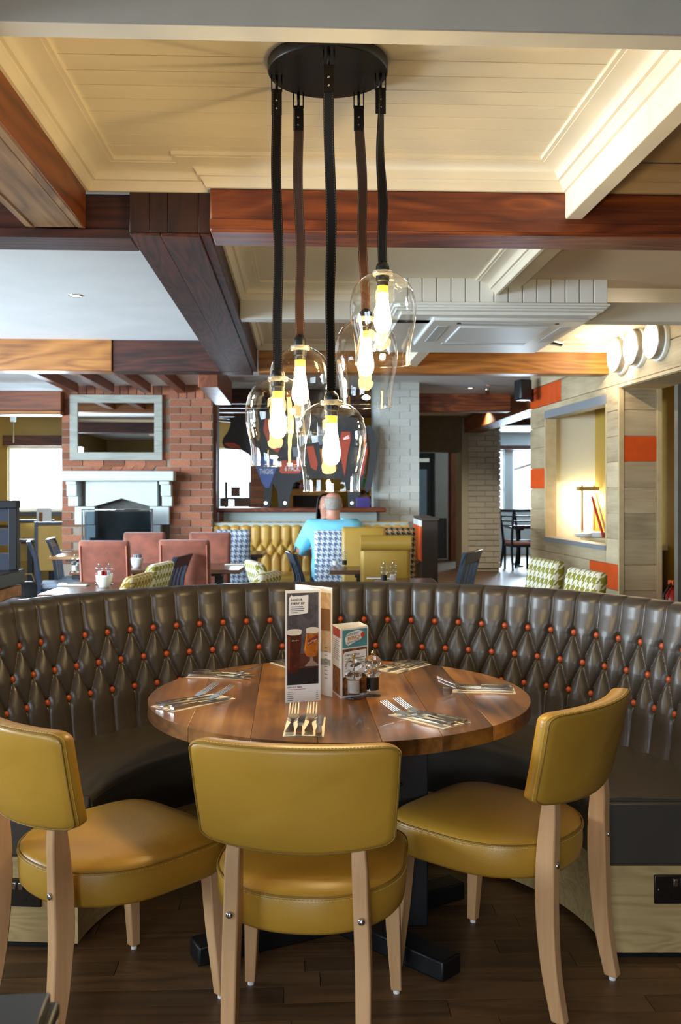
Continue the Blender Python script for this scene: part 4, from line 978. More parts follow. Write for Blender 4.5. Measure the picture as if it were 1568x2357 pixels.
# ---------------------------------------------------------------- wall lights, spots, speaker
M_['rim_grey'] = mat('brushed_rim', '#a19d94', .3, .6)
OPAL = emit('opal_lit', '#fff1d2', 3.2); LED = emit('lamp_lit', '#fff4dc', 14.0)
rzw = math.atan2(-NN.x, NN.y)                              # local +Y along the wall normal
for px, py, nm in ((1436, 818, 'farthest'), (1475, 800, 'middle'), (1523, 783, 'nearest')):
    s = s_of(px); q = WM @ Vector((s, 0, 0)); d = q.y*CT+q.x*ST; z = EYE+(HY-py)/F*d
    t = thing('bulkhead_light', 'round glowing bulkhead light above the doorway, %s of the three' % nm, 'lamp', (q.x, q.y, z), rzw, 'bulkhead lights above the doorway')
    R90 = Matrix.Rotation(-pi/2, 4, 'X')
    MB().lathe([(.165, .004), (.168, .012), (.168, .035), (.160, .040)], 32, R90).build('back_ring', M_['white'], t, auto=40)
    MB().lathe([(.152, .040), (.152, .085), (.146, .092)], 32, R90).build('rim', M_['rim_grey'], t, auto=40)
    MB().lathe([(.146, .088), (.135, .098), (.09, .108), (.04, .112), (.002, .113)], 32, R90).build('diffuser', OPAL, t, smooth=True)
    l = bpy.data.lights.new('lamp_light', 'POINT'); l.energy = 3.4; l.color = (1, .82, .56); l.shadow_soft_size = .12
    o = bpy.data.objects.new('lamp_light', l); COL.objects.link(o); o.parent = t; o.location = (0, .30, 0)
def downlight(label, p, power=6):
    t = thing('downlight', label, 'lamp', p)
    MB().lathe([(.034, -.001), (.036, -.006), (.046, -.004), (.047, 0)], 20).build('rim', M_['chrome'], t, smooth=True); MB().lathe([(.001, -.003), (.034, -.002)], 16).build('lamp_face', LED, t)
    l = bpy.data.lights.new('downlight_light', 'SPOT'); l.energy = power*7; l.spot_size = 1.6 if power < 20 else 2.5; l.spot_blend = .8; l.color = (1, .88, .7)
    o = bpy.data.objects.new('downlight_light', l); COL.objects.link(o); o.parent = t; o.location = (0, 0, -.03)
downlight('small recessed downlight in the white ceiling on the left', PZ(173, 680, 2.749))
downlight('recessed downlight right behind the far amber beam', PZ(1078, 862, 2.738)); downlight('recessed downlight furthest back near the ceiling spot', PZ(1083, 893, 2.738)); downlight('added unseen downlight brightening the cream brick pillar', C(2.1, 14.6, 2.738), 34)  # the last downlight is unseen, added to brighten the rear pillar
def spot(label, px, py, z, aim, en=60):
    p = PZ(px, py-12, z); t = thing('spotlight', label, 'lamp', p)
    MB().lathe([(.035, -.012), (.035, 0)], 16).tube([(0, 0, -.01), (0, 0, -.07)], .008, 8).build('stem', M_['chrome'], t, auto=40)
    a = Vector(aim).normalized(); T = Matrix.Translation((0, 0, -.08)) @ a.to_track_quat('Z', 'Y').to_matrix().to_4x4()
    MB().lathe([(.018, -.06), (.028, -.05), (.030, .055)], 18, T).build('head', M_['chrome'], t, auto=40); MB().lathe([(.001, .050), (.026, .051)], 16, T).build('lamp_face', LED, t)
    l = bpy.data.lights.new('spot_light', 'SPOT'); l.energy = en; l.spot_size = 1.3; l.spot_blend = .6; l.color = (1, .86, .66)
    o = bpy.data.objects.new('spot_light', l); COL.objects.link(o); o.parent = t; o.matrix_parent_inverse = Matrix(); o.location = Vector((0, 0, -.08))+a*.07; o.rotation_euler = a.to_track_quat('-Z', 'Y').to_euler()
spot('chrome ceiling spotlight beside the white ceiling box', 1280, 778, 2.75, (.9, .35, -.1)); spot('chrome ceiling spotlight by the far red beam, left of the black loudspeaker', 1122, 897, 2.74, (.12, .8, -.42))
q = P(1204, 898, 10.6); t = thing('loudspeaker', 'black loudspeaker on the end of the plank wall', 'speaker', q, radians(14))
MB().box(-.075, .075, -.08, .08, -.115, .115).build('cabinet', M_['blackwood'], t, bevel=.02, seg=3); MB().box(-.062, .062, -.09, -.079, -.10, .10).build('grille', M_['black'], t, bevel=.008)
wq = Matrix.Rotation(-radians(14), 4, 'Z') @ ((WM @ Vector((LEN-.12, .02, 0)))-Vector((q.x, q.y, 0)))
MB().tube([(.06, .03, 0), (wq.x*.6+.03, wq.y*.6, -.02), (wq.x, wq.y, -.03)], .008, 6).cbox((wq.x, wq.y, -.03), (.05, .05, .14)).build('bracket', M_['black'], t)
# ---------------------------------------------------------------- mirror and fireplace
YC = 10.74
mx0, mx1, mz0, mz1 = PX(167, 10.72), PX(376, 10.72), EYE+(HY-1060)/F*10.72, EYE+(HY-911)/F*10.72
t = thing('wall_mirror', 'mirror in a wide grey washed wood frame above the fireplace', 'mirror', ((mx0+mx1)/2, YC, mz0))
GW = wood('grey_washed_wood', [(.1, '#7d7f78'), (.5, '#a0a298'), (.95, '#b5b7ac')], 0, 1.5, .6, 6)
hw, hh, fw = (mx1-mx0)/2, mz1-mz0, .088
MB().box(-hw, hw, -.035, 0, hh-fw, hh).build('frame_rail', GW, t, bevel=.003); MB().box(-hw, hw, -.035, 0, 0, fw).build('frame_rail', GW, t, bevel=.003)
for sx in (-1, 1): MB().box(min(sx*hw, sx*(hw-fw)), max(sx*hw, sx*(hw-fw)), -.035, 0, fw, hh-fw).build('frame_stile', GW, t, bevel=.003)
MIR = mat('mirror_silver', '#e8e8e8', .01, 1.0); MB().box(-hw+fw, hw-fw, -.012, -.008, fw, hh-fw).build('mirror_glass', MIR, t)
fx = PX(281, 10.6); fp = thing('fireplace', 'pale painted stone fireplace surround with corbels and pointed lintel', 'fireplace', (fx, 10.68, 0))
k = 10.55/F; zz = lambda y: EYE+(HY-y)*k; xx = lambda x: (x-281)*k
SP = M_['stone_paint']
MB().box(xx(153), xx(406), -.24, .10, zz(1107), zz(1085)).build('mantel_shelf', SP, fp, bevel=.006)
for sx in (-1, 1):
    a, b = (xx(163), xx(186)) if sx < 0 else (xx(373), xx(396)); sh = -.02*sx
    cbm = MB()
    for (z0, z1, dp, w_) in ((1116, 1108, -.20, 0), (1142, 1116, -.165, .006), (1165, 1142, -.12, .012)): cbm.box(a+w_-sh*.3*(z0 > 1120), b+w_-sh*.3*(z0 > 1120), dp, .10, zz(z0), zz(z1))
    cbm.build('corbel', SP, fp, bevel=.006)
lp = [(xx(203), zz(1165)), (xx(203), zz(1108)), (xx(365), zz(1108)), (xx(365), zz(1165)), (xx(349), zz(1165)), (xx(284), zz(1147)), (xx(222), zz(1165))]
MB().prism(lp, -.10, .09, Matrix(((1, 0, 0, 0), (0, 0, 1, 0), (0, 1, 0, 0), (0, 0, 0, 1)))).build('lintel', SP, fp)
for a, b in ((178, 223), (348, 392)): MB().box(xx(a), xx(b), -.09, .09, zz(1207), zz(1166)).build('springer_block', SP, fp, bevel=.004)
for a, b in ((200, 224), (349, 372)): MB().box(xx(a), xx(b), -.08, .09, 0, zz(1208)).build('jamb', SP, fp, bevel=.004)
MB().box(xx(224), xx(349), .06, .10, 0, zz(1147)).build('firebox_back', mat('soot', '#5a5852', .8, vary=.3), fp)
MB().box(xx(176), xx(396), -.30, .0, 0, .06).build('hearth', SP, fp)
g = thing('fire_guard', 'dark mesh fire guard with steel rails in front of the fireplace', 'fire guard', (fx, 10.33, .0))
MESH = mat('guard_mesh', '#3c4650', .4, vary=.2, scale=50)
MB().box(xx(212), xx(360), -.005, .0, .10, zz(1176)).build('mesh_panel', thin_glass('guard_glass', '#a9b4bc', .1, .8), g)
MB().tube([(xx(207), 0, zz(1172)), (xx(362), 0, zz(1172))], .009, 8).tube([(xx(207), 0, .08), (xx(207), 0, zz(1170))], .009, 8).tube([(xx(362), 0, .08), (xx(362), 0, zz(1170))], .009, 8).tube([(xx(214), 0, .08), (xx(214), 0, zz(1172))], .007, 8).build('rail', M_['chrome'], g, smooth=True)
MB().cbox((xx(285), .12, .62), (.34, .02, .5)).build('back_grate', mat('grate', '#8a7f62', .6, vary=.5, scale=90), g); MB().cbox((xx(268), .08, .5), (.05, .05, .75)).cbox((xx(234), .08, .5), (.12, .05, .8)).build('stove_side', MESH, g)
# ---------------------------------------------------------------- bar, cut-out bull, shelves
YBAR = 11.03
b0x, b1x = PX(492, 10.69)+.04, PX(884, 11.0)
bar_ = thing('bar_counter', 'bar counter with red brown wooden top and pale sage front', 'bar', ((b0x+b1x)/2, YBAR, 0)); hb = (b1x-b0x)/2
MB().box(-hb-.02, hb+.02, -.12, .45, 1.165, 1.215).build('counter_top', M_['red_x'], bar_, bevel=.012, seg=3)
MB().box(-hb+.05, hb-.08, 0, .4, .0, 1.165).build('front_panel', M_['sage'], bar_); MB().box(-hb, -hb+.05, -.04, .4, 0, 1.165).build('corner_post', M_['red_x'], bar_)
MB().box(PX(491, 10.9), PX(501, 10.9), 10.8, 10.9, 0, 2.45).build('trim_60', M_['rbr_z'], kind='structure')
bl = thing('buttoned_banquette', 'mustard deep buttoned banquette in front of the bar', 'bench', (PX(718, 10.75), 10.72, 0)); q0, q1 = PX(492, 10.75)-bl.location.x, PX(942, 10.75)-bl.location.x
BAN = mat('banquette_leather', '#c79c48', .38, vary=.05)
rows = (.83, .74, .66)
def ban(u, v):
    x = q0+(q1-q0)*u; z = .50+.54*v; s = x/.115; uu = abs(s-round(s))
    if z >= rows[0]: dd = uu*.115
    elif z >= rows[1]: dd = abs(uu-.5*(1-(z-rows[1])/(rows[0]-rows[1])))*.1
    elif z >= rows[2]: dd = abs(uu-.5*(z-rows[2])/(rows[1]-rows[2]))*.1
    else: dd = uu*.115
    q_ = min(1, dd/.05); h = .042*sqrt(max(0, 1-(1-q_)**2))
    for rz_, off in zip(rows, (0, .5, 0)):
        sb = math.floor(s-off+.5)+off; h -= .022*exp(-(((s-sb)*.115)**2+(z-rz_)**2)/.0004)
    return (x, .03-h-.0*v+.10*max(0, v-.93)/.07, z+(.02 if v > .95 else 0))
MB().grid(ban, 240, 40).build('backrest', BAN, bl, smooth=True); MB().box(q0, q1, .03, .16, .1, 1.05).build('back_board', M_['sage'], bl, bevel=.01)
MB().box(q0, q1, -.52, .02, .34, .50).build('seat', BAN, bl, bevel=.04, seg=4); MB().box(q0, q1, -.46, .0, .0, .34).build('plinth', M_['shell_wood'], bl)
# bull cut-out
DB = 11.35; kb_ = DB/F
bull = thing('bull_cutout', 'dark cut-out bull sign painted with coloured meat cuts above the bar', 'sign', P(690, 1168, DB), -TH)
def bx(x, y): return ((x-690)*kb_, (1168-y)*kb_)
XZ = Matrix(((1, 0, 0, 0), (0, 0, 1, 0), (0, 1, 0, 0), (0, 0, 0, 1)))
def flat(name, pts, m, y0, y1, par=bull): return MB().prism([bx(*p) for p in pts], y0, y1, XZ).build(name, m, par)
SLATE = mat('bull_slate', '#3b3c40', .6, vary=.1)
flat('body', [(512, 1020), (514, 1008), (524, 995), (530, 980), (531, 972), (498, 969), (530, 965), (500, 962), (536, 960), (556, 957), (590, 949), (640, 945), (700, 950), (770, 952), (822, 962), (842, 985), (848, 1030), (842, 1085), (832, 1118), (822, 1168), (802, 1168), (800, 1128), (786, 1104), (744, 1100), (700, 1102), (676, 1112), (668, 1140), (664, 1168), (642, 1168), (638, 1130), (628, 1112), (622, 1168), (606, 1168), (608, 1128), (596, 1092), (582, 1058), (574, 1046), (556, 1036), (536, 1034), (518, 1032)], SLATE, 0, .03)
flat('tail', [(838, 984), (850, 978), (862, 992), (867, 1030), (862, 1080), (856, 1120), (846, 1134), (838, 1126), (846, 1090), (852, 1040), (848, 1002)], SLATE, .0, .025)
RD, BLU, OLV, ORG, GRY = mat('cut_red', '#c8553f', .5), mat('cut_blue', '#4f68a8', .5), mat('cut_olive', '#5d5a3a', .5), mat('cut_orange', '#d08a38', .5), mat('cut_grey', '#8c93a0', .5)
flat('mouth', [(516, 1022), (520, 1019), (540, 1020), (552, 1027), (555, 1033), (530, 1031)], RD, -.006, 0)
flat('cut_panel', [(578, 1036), (586, 1020), (592, 1044), (581, 1044)], RD, -.006, 0)
flat('cut_panel', [(583, 1052), (640, 1048), (638, 1076), (628, 1100), (620, 1122), (612, 1124), (604, 1112), (590, 1078)], BLU, -.006, 0)
flat('cut_panel', [(648, 1060), (696, 1060), (694, 1084), (688, 1090), (650, 1090), (643, 1086)], RD, -.006, 0)
flat('cut_panel', [(610, 965), (645, 958), (648, 990), (652, 1020), (640, 1042), (622, 1030), (606, 990)], RD, -.006, 0)
flat('cut_panel', [(655, 970), (690, 966), (692, 1010), (680, 1025), (658, 1022)], OLV, -.006, 0); flat('cut_panel', [(705, 990), (726, 990), (726, 1014), (718, 1022), (706, 1016)], OLV, -.006, 0)
flat('cut_panel', [(705, 1028), (722, 1026), (732, 1068), (728, 1084), (716, 1076)], RD, -.006, 0); flat('cut_panel', [(736, 1034), (770, 1034), (776, 1080), (744, 1084)], ORG, -.006, 0)
flat('cut_panel', [(786, 994), (806, 994), (808, 1010), (800, 1050), (794, 1098), (786, 1060), (782, 1020)], RD, -.006, 0); flat('cut_panel', [(834, 985), (842, 1000), (846, 1040), (836, 1092), (828, 1100), (838, 1050)], RD, -.006, 0)
flat('cut_panel', [(672, 1030), (690, 1028), (694, 1050), (676, 1052)], GRY, -.006, 0); flat('cut_panel', [(730, 990), (760, 985), (764, 1020), (735, 1024)], GRY, -.006, 0)
WT = mat('sign_lettering', '#dfe3ea', .6)
TM = lambda x, y: Matrix.Translation((bx(x, y)[0], -.009, bx(x, y)[1])) @ Matrix.Rotation(pi/2, 4, 'X')
letter('THIGHS', WT, bull, TM(597, 1091), .085, 32*kb_); letter('6 PACK', WT, bull, TM(656, 1084), .085, 34*kb_); letter('RIB', WT, bull, TM(709, 1009), .075, 14*kb_)
for x in (612, 656, 810): 
    MB().lathe([(.02, 0), (.02, .012)], 12, Matrix.Translation((bx(x, 1158)[0], 0, bx(x, 1158)[1])) @ Matrix.Rotation(pi/2, 4, 'X')).build('bolt', M_['chrome'], bull)
# back bar
MB().box(PX(590, 13.5), PX(870, 13.5), 13.5, 13.6, 0, 2.74).build('wall_bar', mat('bar_ochre', '#b48a22', .7), kind='structure')
bp1 = MB().box(PX(577, 13.2), PX(612, 13.2), 13.2, 13.5, 0, 2.4).build('wall_bar_pier', M_['mortar'], kind='structure')
bkm = MB().box(-.5, .5, -.03, .03, -.5, .5).mesh('brick'); bkm.materials.append(BRK)
bricks(bp1, PX(577, 13.2), PX(612, 13.2), 13.195, 1.0, 2.0, L=.22, course=.085, mesh=bkm, off=.018)
sh = thing('bar_shelving', 'amber wooden back bar shelving under the bull sign', 'shelf', (PX(745, 13.2), 13.2, 0)); sx0, sx1 = PX(663, 13.2)-sh.location.x, PX(858, 13.2)-sh.location.x
SHW = mat('shelf_amber', '#b57a2c', .5, vary=.1); kz = lambda y: EYE+(HY-y)*13.2/F
for y_ in (1125, 1145, 1165): MB().box(PX(820, 13.2)-sh.location.x, sx1, -.2, .28, kz(y_)-.02, kz(y_)+.015).build('shelf', SHW, sh)
MB().box(sx0, PX(760, 13.2)-sh.location.x, -.25, .28, kz(1136)-.03, kz(1126)).build('counter', SHW, sh, bevel=.01)
for x in (sx0+.04, PX(755, 13.2)-sh.location.x, PX(822, 13.2)-sh.location.x, sx1-.03): MB().box(x-.03, x+.03, -.2, .28, .0, kz(1130)).build('upright', SHW, sh)
MB().box(sx0+.08, PX(750, 13.2)-sh.location.x, .2, .25, .8, kz(1140)).build('back_panel', mat('shelf_dark', '#2d2a26', .6), sh)
def bottle(i, px, py, h, r, col):
    p = P(px, py, 13.15); m = mat('bottle_%d' % i, col, .2); o = MB().lathe([(r*.9, 0), (r, .01), (r, h*.55), (r*.75, h*.66), (r*.35, h*.74), (r*.32, h*.96), (r*.4, h)], 10).build('bottle', m, smooth=True)
    o.location = p; return o
for i, (px, py, h, r, col, lb_) in enumerate(((828, 1125, .17, .05, '#a8c832', 'lime green bottle on the top back bar shelf'), (838, 1125, .20, .05, '#58a05a', 'green bottle beside the lime one on the top back bar shelf'), (849, 1125, .14, .05, '#b8b070', 'pale yellow jar at the right end of the top back bar shelf'),
        (828, 1145, .07, .06, '#d8d4cc', 'white bowl on the middle back bar shelf'), (842, 1145, .06, .06, '#c9a06a', 'tan bowl on the middle back bar shelf'), (828, 1165, .13, .06, '#8a94a4', 'grey blue pot on the bottom back bar shelf'), (846, 1165, .14, .05, '#b4b8bc', 'pale grey pot on the bottom back bar shelf'),
        (668, 1125, .14, .06, '#2c2724', 'dark pot at the left of the back bar counter'), (682, 1125, .12, .07, '#1f1c1a', 'black machine pot on the back bar counter'), (694, 1125, .08, .06, '#c68a9c', 'pink tub on the back bar counter'))):
    tag(bottle(i, px, py, h, r, col), lb_, 'bottle')
pb = MB().cbox((0, 0, .06), (.16, .10, .12)).build('card_box', mat('purple_card', '#4a3f88', .6), bevel=.004); pb.location = P(836, 1168, 11.3); tag(pb, 'purple box standing on the bar counter near the white pillar', 'box')
for i, px in enumerate((543, 517, 550, 564)):              # dark crates against the bar window
    cr = thing('menu_rack', ('dark rack box in the bar window, upper one', 'dark rack box in the bar window, lower left', 'dark rack box in the bar window, lower middle', 'dark rack box in the bar window, lower right')[i], 'rack', P(px, 1142 if i == 0 else 1166, 14.1))
    MB().cbox((0, 0, .06), (.13, .1, .12)).build('body', M_['dk_z'], cr, bevel=.004); MB().cbox((0, 0, .125), (.15, .12, .012)).build('lid', M_['blackwood'], cr)
rk = thing('window_rack', 'black open rack holding dark boxes in the bar window', 'rack', P(545, 1168, 14.1))
for x in (-.16, .20): MB().box(x-.02, x+.02, .06, .10, -rk.location.z, .38).build('upright', M_['blackwood'], rk)
MB().box(-.2, .22, -.08, .12, -.03, -.008).build('shelf', M_['blackwood'], rk); MB().box(-.18, .20, -.08, .12, .118, .148).build('shelf', M_['blackwood'], rk)
# ---------------------------------------------------------------- furniture beyond the booth
VEL = mat('dusky_velvet', '#834531', .8, vary=.34, scale=9, bump=.1, bscale=80); VEL.node_tree.nodes['Principled BSDF'].inputs['Sheen Weight'].default_value = .45
HB = houndstooth('blue_houndstooth', '#d4dbe4', '#5a6a85', .052); HK = houndstooth('black_houndstooth', '#b59a70', '#2a211a', .052)
HG_ = houndstooth('green_houndstooth', '#e6e3d2', '#8d8a2c', .062); HG2 = houndstooth('gold_houndstooth', '#d9cf9a', '#9a7a26', .062)
YL = mat('yellow_leather', '#b38e3c', .4, vary=.06)
def soft_chair(label, px, ptop, d, w_, h, m, group=None, lean=.06, zt=None, th=.09, piping=None, roll=False, seat=True, par=None):
    """upholstered chair: thick back slab, seat block and four legs; local +Y is the way it faces"""
    zt = zt if zt else EYE+(HY-ptop)/F*d
    t = thing('upholstered_chair', label, 'chair', C((px-CX)/F*d, d), heading(h), group)
    rings = []
    for k, z in enumerate((.30, .45, .6, .8, zt-.05, zt-.012, zt)):
        yy_ = -lean*max(0, z-.45)/(zt-.45)*1.6; s = 1 if z < zt-.02 else (.985 if z < zt else .93); tt = th/2*(1 if z < zt-.02 else (.8 if z < zt else .4))
        o2 = rrect(w_/2*s, tt, tt*.75, 3); rings.append([(x, y+yy_, z) for x, y in o2])
    MB().loft(rings).build('backrest', m, t, smooth=False, auto=50)
    MB().box(-w_/2+.004, w_/2-.004, th/2-.01, .46, .33, .47).build('seat', m, t, bevel=.03, seg=3)
    if roll: MB().tube([(-w_/2, -lean*1.6-.02, zt-.05), (w_/2, -lean*1.6-.02, zt-.05)], .062, 14).build('head_roll', m, t, auto=40)
    if piping:
        for sx in (-1, 1): MB().tube([(sx*(w_/2-.02), -th/2-.002-lean*1.6*max(0, z-.45)/(zt-.45), z) for z in (.32, .45, .7, zt-.04)], .006, 6).build('piping', piping, t, smooth=True)
    for x in (-w_/2+.03, w_/2-.03):
        for y in (-.01, .42): MB().box(x-.018, x+.018, y-.018, y+.018, 0, .335).build('leg', M_['blackwood'], t)
    return t
PIP = mat('velvet_piping', '#b06a58', .7)
soft_chair('dusky red velvet chair back behind the white sugar bowl, near left', 247, 1243, 7.5, .40, 0, VEL, piping=PIP)
soft_chair('dusky red velvet chair back beside the black slat chair', 429, 1241, 7.5, .40, 0, VEL, piping=PIP)
soft_chair('red velvet chair in front of the fire guard, facing us', 328, 1226, 9.0, .40, 180, VEL)
soft_chair('red velvet chair beside the blue houndstooth chair, facing us', 481, 1226, 9.0, .40, 180, VEL)
soft_chair('blue and white houndstooth chair beside the yellow banquette', 537, 1219, 9.7, .36, 0, HB, lean=.03)
soft_chair('blue and white houndstooth chair the man sits on', 776, 1220, 9.1, .43, 3, HB, lean=.03)
soft_chair('yellow leather chair facing us, right of the seated man', 838, 1214, 8.5, .40, 180, YL)
soft_chair('yellow leather chair with rolled top, back towards us', 887, 1234, 7.35, .385, 0, YL, roll=True, lean=.03)
soft_chair('black and tan houndstooth chair behind the rolled top chair', 916, 1214, 9.0, .33, 0, HK, lean=.03)
soft_chair('gold houndstooth chair tilted towards the left table', 262, 1322, 6.0, .40, -83, HG2, lean=.11, zt=.875)
soft_chair('green houndstooth chair top left of the black slat chair', 326, 1300, 6.5, .40, -82, HG_, lean=.09, zt=.91)
soft_chair('pale green patterned chair top behind the booth, left one', 592, 1318, 6.2, .36, -75, HG_, lean=.05, zt=.87)
soft_chair('pale green patterned chair top behind the booth, next to the tall menu', 630, 1296, 6.6, .36, 72, HG_, lean=.09, zt=.915)
soft_chair('green houndstooth chair by the plank wall, further one', 1224, 1287, 5.5, .40, -100, HG_, lean=.06, zt=1.003, th=.08)
soft_chair('green houndstooth chair by the plank wall, nearer one', 1312, 1310, 4.95, .40, -99, HG_, lean=.06, zt=.985, th=.08)
SHEENW = mat('window_sheen_wood', '#26303f', .28); PADG = mat('grey_blue_pad', '#7f8a98', .7, vary=.08)  # black chair wood, window sheen put into its colour as blue
def slat_chair(label, px, d, h, zt, pad=None, ladder=False, w_=.40):
    t = thing('wooden_chair', label, 'chair', C((px-CX)/F*d, d), heading(h))
    for sx in (-1, 1):
        rr = [[(sx*w_/2-a, y-.016, z) for a in ()] for y, z in ()]
        rr = []
        for y, z in ((-.07, 0), (-.02, .25), (0, .45), (-.04, .75), (-.10, zt)): rr.append([(sx*w_/2-.018, y-.016, z), (sx*w_/2+.018, y-.016, z), (sx*w_/2+.018, y+.016, z), (sx*w_/2-.018, y+.016, z)])
        MB().loft(rr).build('back_post', SHEENW, t)
        MB().box(sx*w_/2-.018, sx*w_/2+.018, .36, .396, 0, .43).build('leg', SHEENW, t)
    yb = lambda z: -.04-.06*(z-.75)/(zt-.75) if z > .75 else -.04*(z-.45)/.3
    if ladder:
        for z in (zt-.03, zt-.13, zt-.22, zt-.31): MB().cbox((0, yb(z), z), (w_-.03, .02, .05 if z > zt-.1 else .03)).build('rail', SHEENW, t)
    else:
        a = MB(); z0 = zt-.09
        a.add([(x, yb(z)+o+(-.012 if z > zt-.01 else 0), z) for z in (z0, zt) for o in (-.012, .012) for x in (-w_/2-.018, w_/2+.018)], [(0, 1, 3, 2), (4, 6, 7, 5), (0, 4, 5, 1), (2, 3, 7, 6), (0, 2, 6, 4), (1, 5, 7, 3)]).build('top_rail', SHEENW, t, bevel=.006)
        for x in (-.10, 0, .10):
            rr = [[(x-.024, yb(z)-.007, z), (x+.024, yb(z)-.007, z), (x+.024, yb(z)+.007, z), (x-.024, yb(z)+.007, z)] for z in (.46, .6, .75, z0)]; MB().loft(rr).build('slat', SHEENW, t)
    MB().box(-w_/2, w_/2, -.01, .40, .415, .445).build('seat_frame', SHEENW, t)
    if pad: MB().box(-w_/2+.005, w_/2-.005, .015, .42, .445, .50).build('seat_pad', pad, t, bevel=.02, seg=3)
    return t
slat_chair('black slat back chair between the two red velvet chairs', 392, 7.13, -84, .92, PADG)
slat_chair('black slat chair with grey pad at the left edge table', 92, 9.42, 74, .914, PADG)
slat_chair('black slat chair behind the amber table end', 139, 9.97, 82, .91, PADG)
slat_chair('black slat chair seen edge on beside the seated man', 700, 7.3, 80, .93, None)
slat_chair('black slat chair right of the dark partition', 1056, 6.6, -68, .985, None)
SALM = mat('salmon_pad', '#9a6a5a', .8)
slat_chair('ladder back chair with salmon pad by the far window', 1204, 16.9, -8, 1.10, SALM, True, .42)
slat_chair('ladder back chair behind the salmon padded one', 1176, 17.8, 60, 1.08, SALM, True, .42)
def framed_chair(label, px, d, h, zt):
    t = thing('framed_chair', label, 'chair', C((px-CX)/F*d, d), heading(h))
    MB().box(-.22, .22, -.025, .025, .40, zt-.04).build('back_panel', YL, t, bevel=.01)
    for sx in (-1, 1): MB().box(sx*.235-.022, sx*.235+.022, -.03, .03, 0, zt).build('back_post', SHEENW, t); MB().box(sx*.22-.02, sx*.22+.02, .40, .44, 0, .42).build('leg', SHEENW, t)
    MB().box(-.25, .25, -.028, .028, zt-.045, zt).build('top_rail', SHEENW, t, bevel=.006); MB().box(-.23, .23, .02, .46, .40, .50).build('seat', YL, t, bevel=.02)
framed_chair('yellow panelled chair in a dark frame left of the brick chimney', 128, 12.0, -14, 1.02); framed_chair('yellow panelled dark framed chair against the far window wall', 82, 13.6, -20, 1.0)
def table(label, x0, x1, d0, d1, m, z=.75, th=.035, ped=True):
    a, b = C(x0, d0), C(x1, d1); t = thing('dining_table', label, 'table', C((x0+x1)/2, (d0+d1)/2), -TH); hx, hy = (x1-x0)/2, (d1-d0)/2
    MB().box(-hx, hx, -hy, hy, z-th, z).build('table_top', m, t, bevel=.005)
    for sx in ((-1, 1) if hx > .45 else (0,)):
        MB().box(sx*hx*.6-.035, sx*hx*.6+.035, -.035, .035, .03, z-th).build('column', M_['black'], t); MB().box(sx*hx*.6-.05, sx*hx*.6+.05, -hy*.7, hy*.7, z-th-.03, z-th).build('bearer', M_['black'], t)
        MB().box(sx*hx*.6-.04, sx*hx*.6+.04, -hy*.8, hy*.8, 0, .035).build('foot', M_['black'], t, bevel=.006)
    return t
X = lambda px, d: (px-CX)/F*d
table('dark wooden table behind the booth on the left, nearest one', X(85, 5.95), X(264, 5.95), 5.95, 6.8, M_['table_dk'])
table('amber edged table end beside the brick chimney', X(113, 9.5), X(200, 9.5), 9.5, 10.1, M_['table_amb'])
table('small table with shakers behind the near left velvet chair', X(158, 7.75), X(205, 7.75), 7.75, 8.3, M_['table_dk'])
table('long dark table between the four velvet chairs', X(255, 7.9), X(553, 7.9), 7.85, 8.6, M_['table_dk'])
table('dark table in front of the seated man', X(758, 7.8), X(905, 7.8), 7.78, 8.25, M_['table_dk'])
table('table between the seated man and the dark haired person', X(740, 9.9)-.02, X(800, 9.9)+.25, 9.72, 10.12, M_['table_dk'])
table('dark table in front of the rolled top yellow chair', X(862, 6.9), X(1008, 6.7), 6.2, 7.1, M_['table_dk'])
table('table end beside the yellow banquette', X(560, 10.0), X(608, 10.0), 9.8, 10.4, M_['table_dk'])
table('dark square table at the far left window', X(35, 13.2), X(100, 13.2), 12.9, 13.6, M_['table_dk'])
table('dark table beside the far right window', X(1170, 17.9), X(1300, 17.9), 17.6, 18.4, M_['table_dk'])
# partition at the end of the banquette
pt_ = thing('end_partition', 'dark topped partition with an orange panel at the end of the banquette', 'partition', C(X(985, 9.2), 9.2), -TH)
kx = lambda px: X(px, 9.2)-X(985, 9.2)
MB().box(kx(972), kx(1008), 0, .98, 0, 1.12).build('panel', mat('partition_dark', '#30251f', .5, vary=.1), pt_); MB().box(kx(970), kx(1010), -.03, .99, 1.12, 1.145).build('capping', mat('partition_top', '#4a4038', .5), pt_, bevel=.004)
MB().box(kx(972)-.012, kx(972), .02, .96, 1.06, 1.118).build('white_strip', M_['white'], pt_); MB().box(kx(972)-.012, kx(972), .02, .96, .72, 1.06).build('orange_panel', M_['plank_o'], pt_); MB().box(kx(972)-.25, kx(972)-.012, .2, .95, .69, .72).build('ledge', M_['red_y'], pt_)
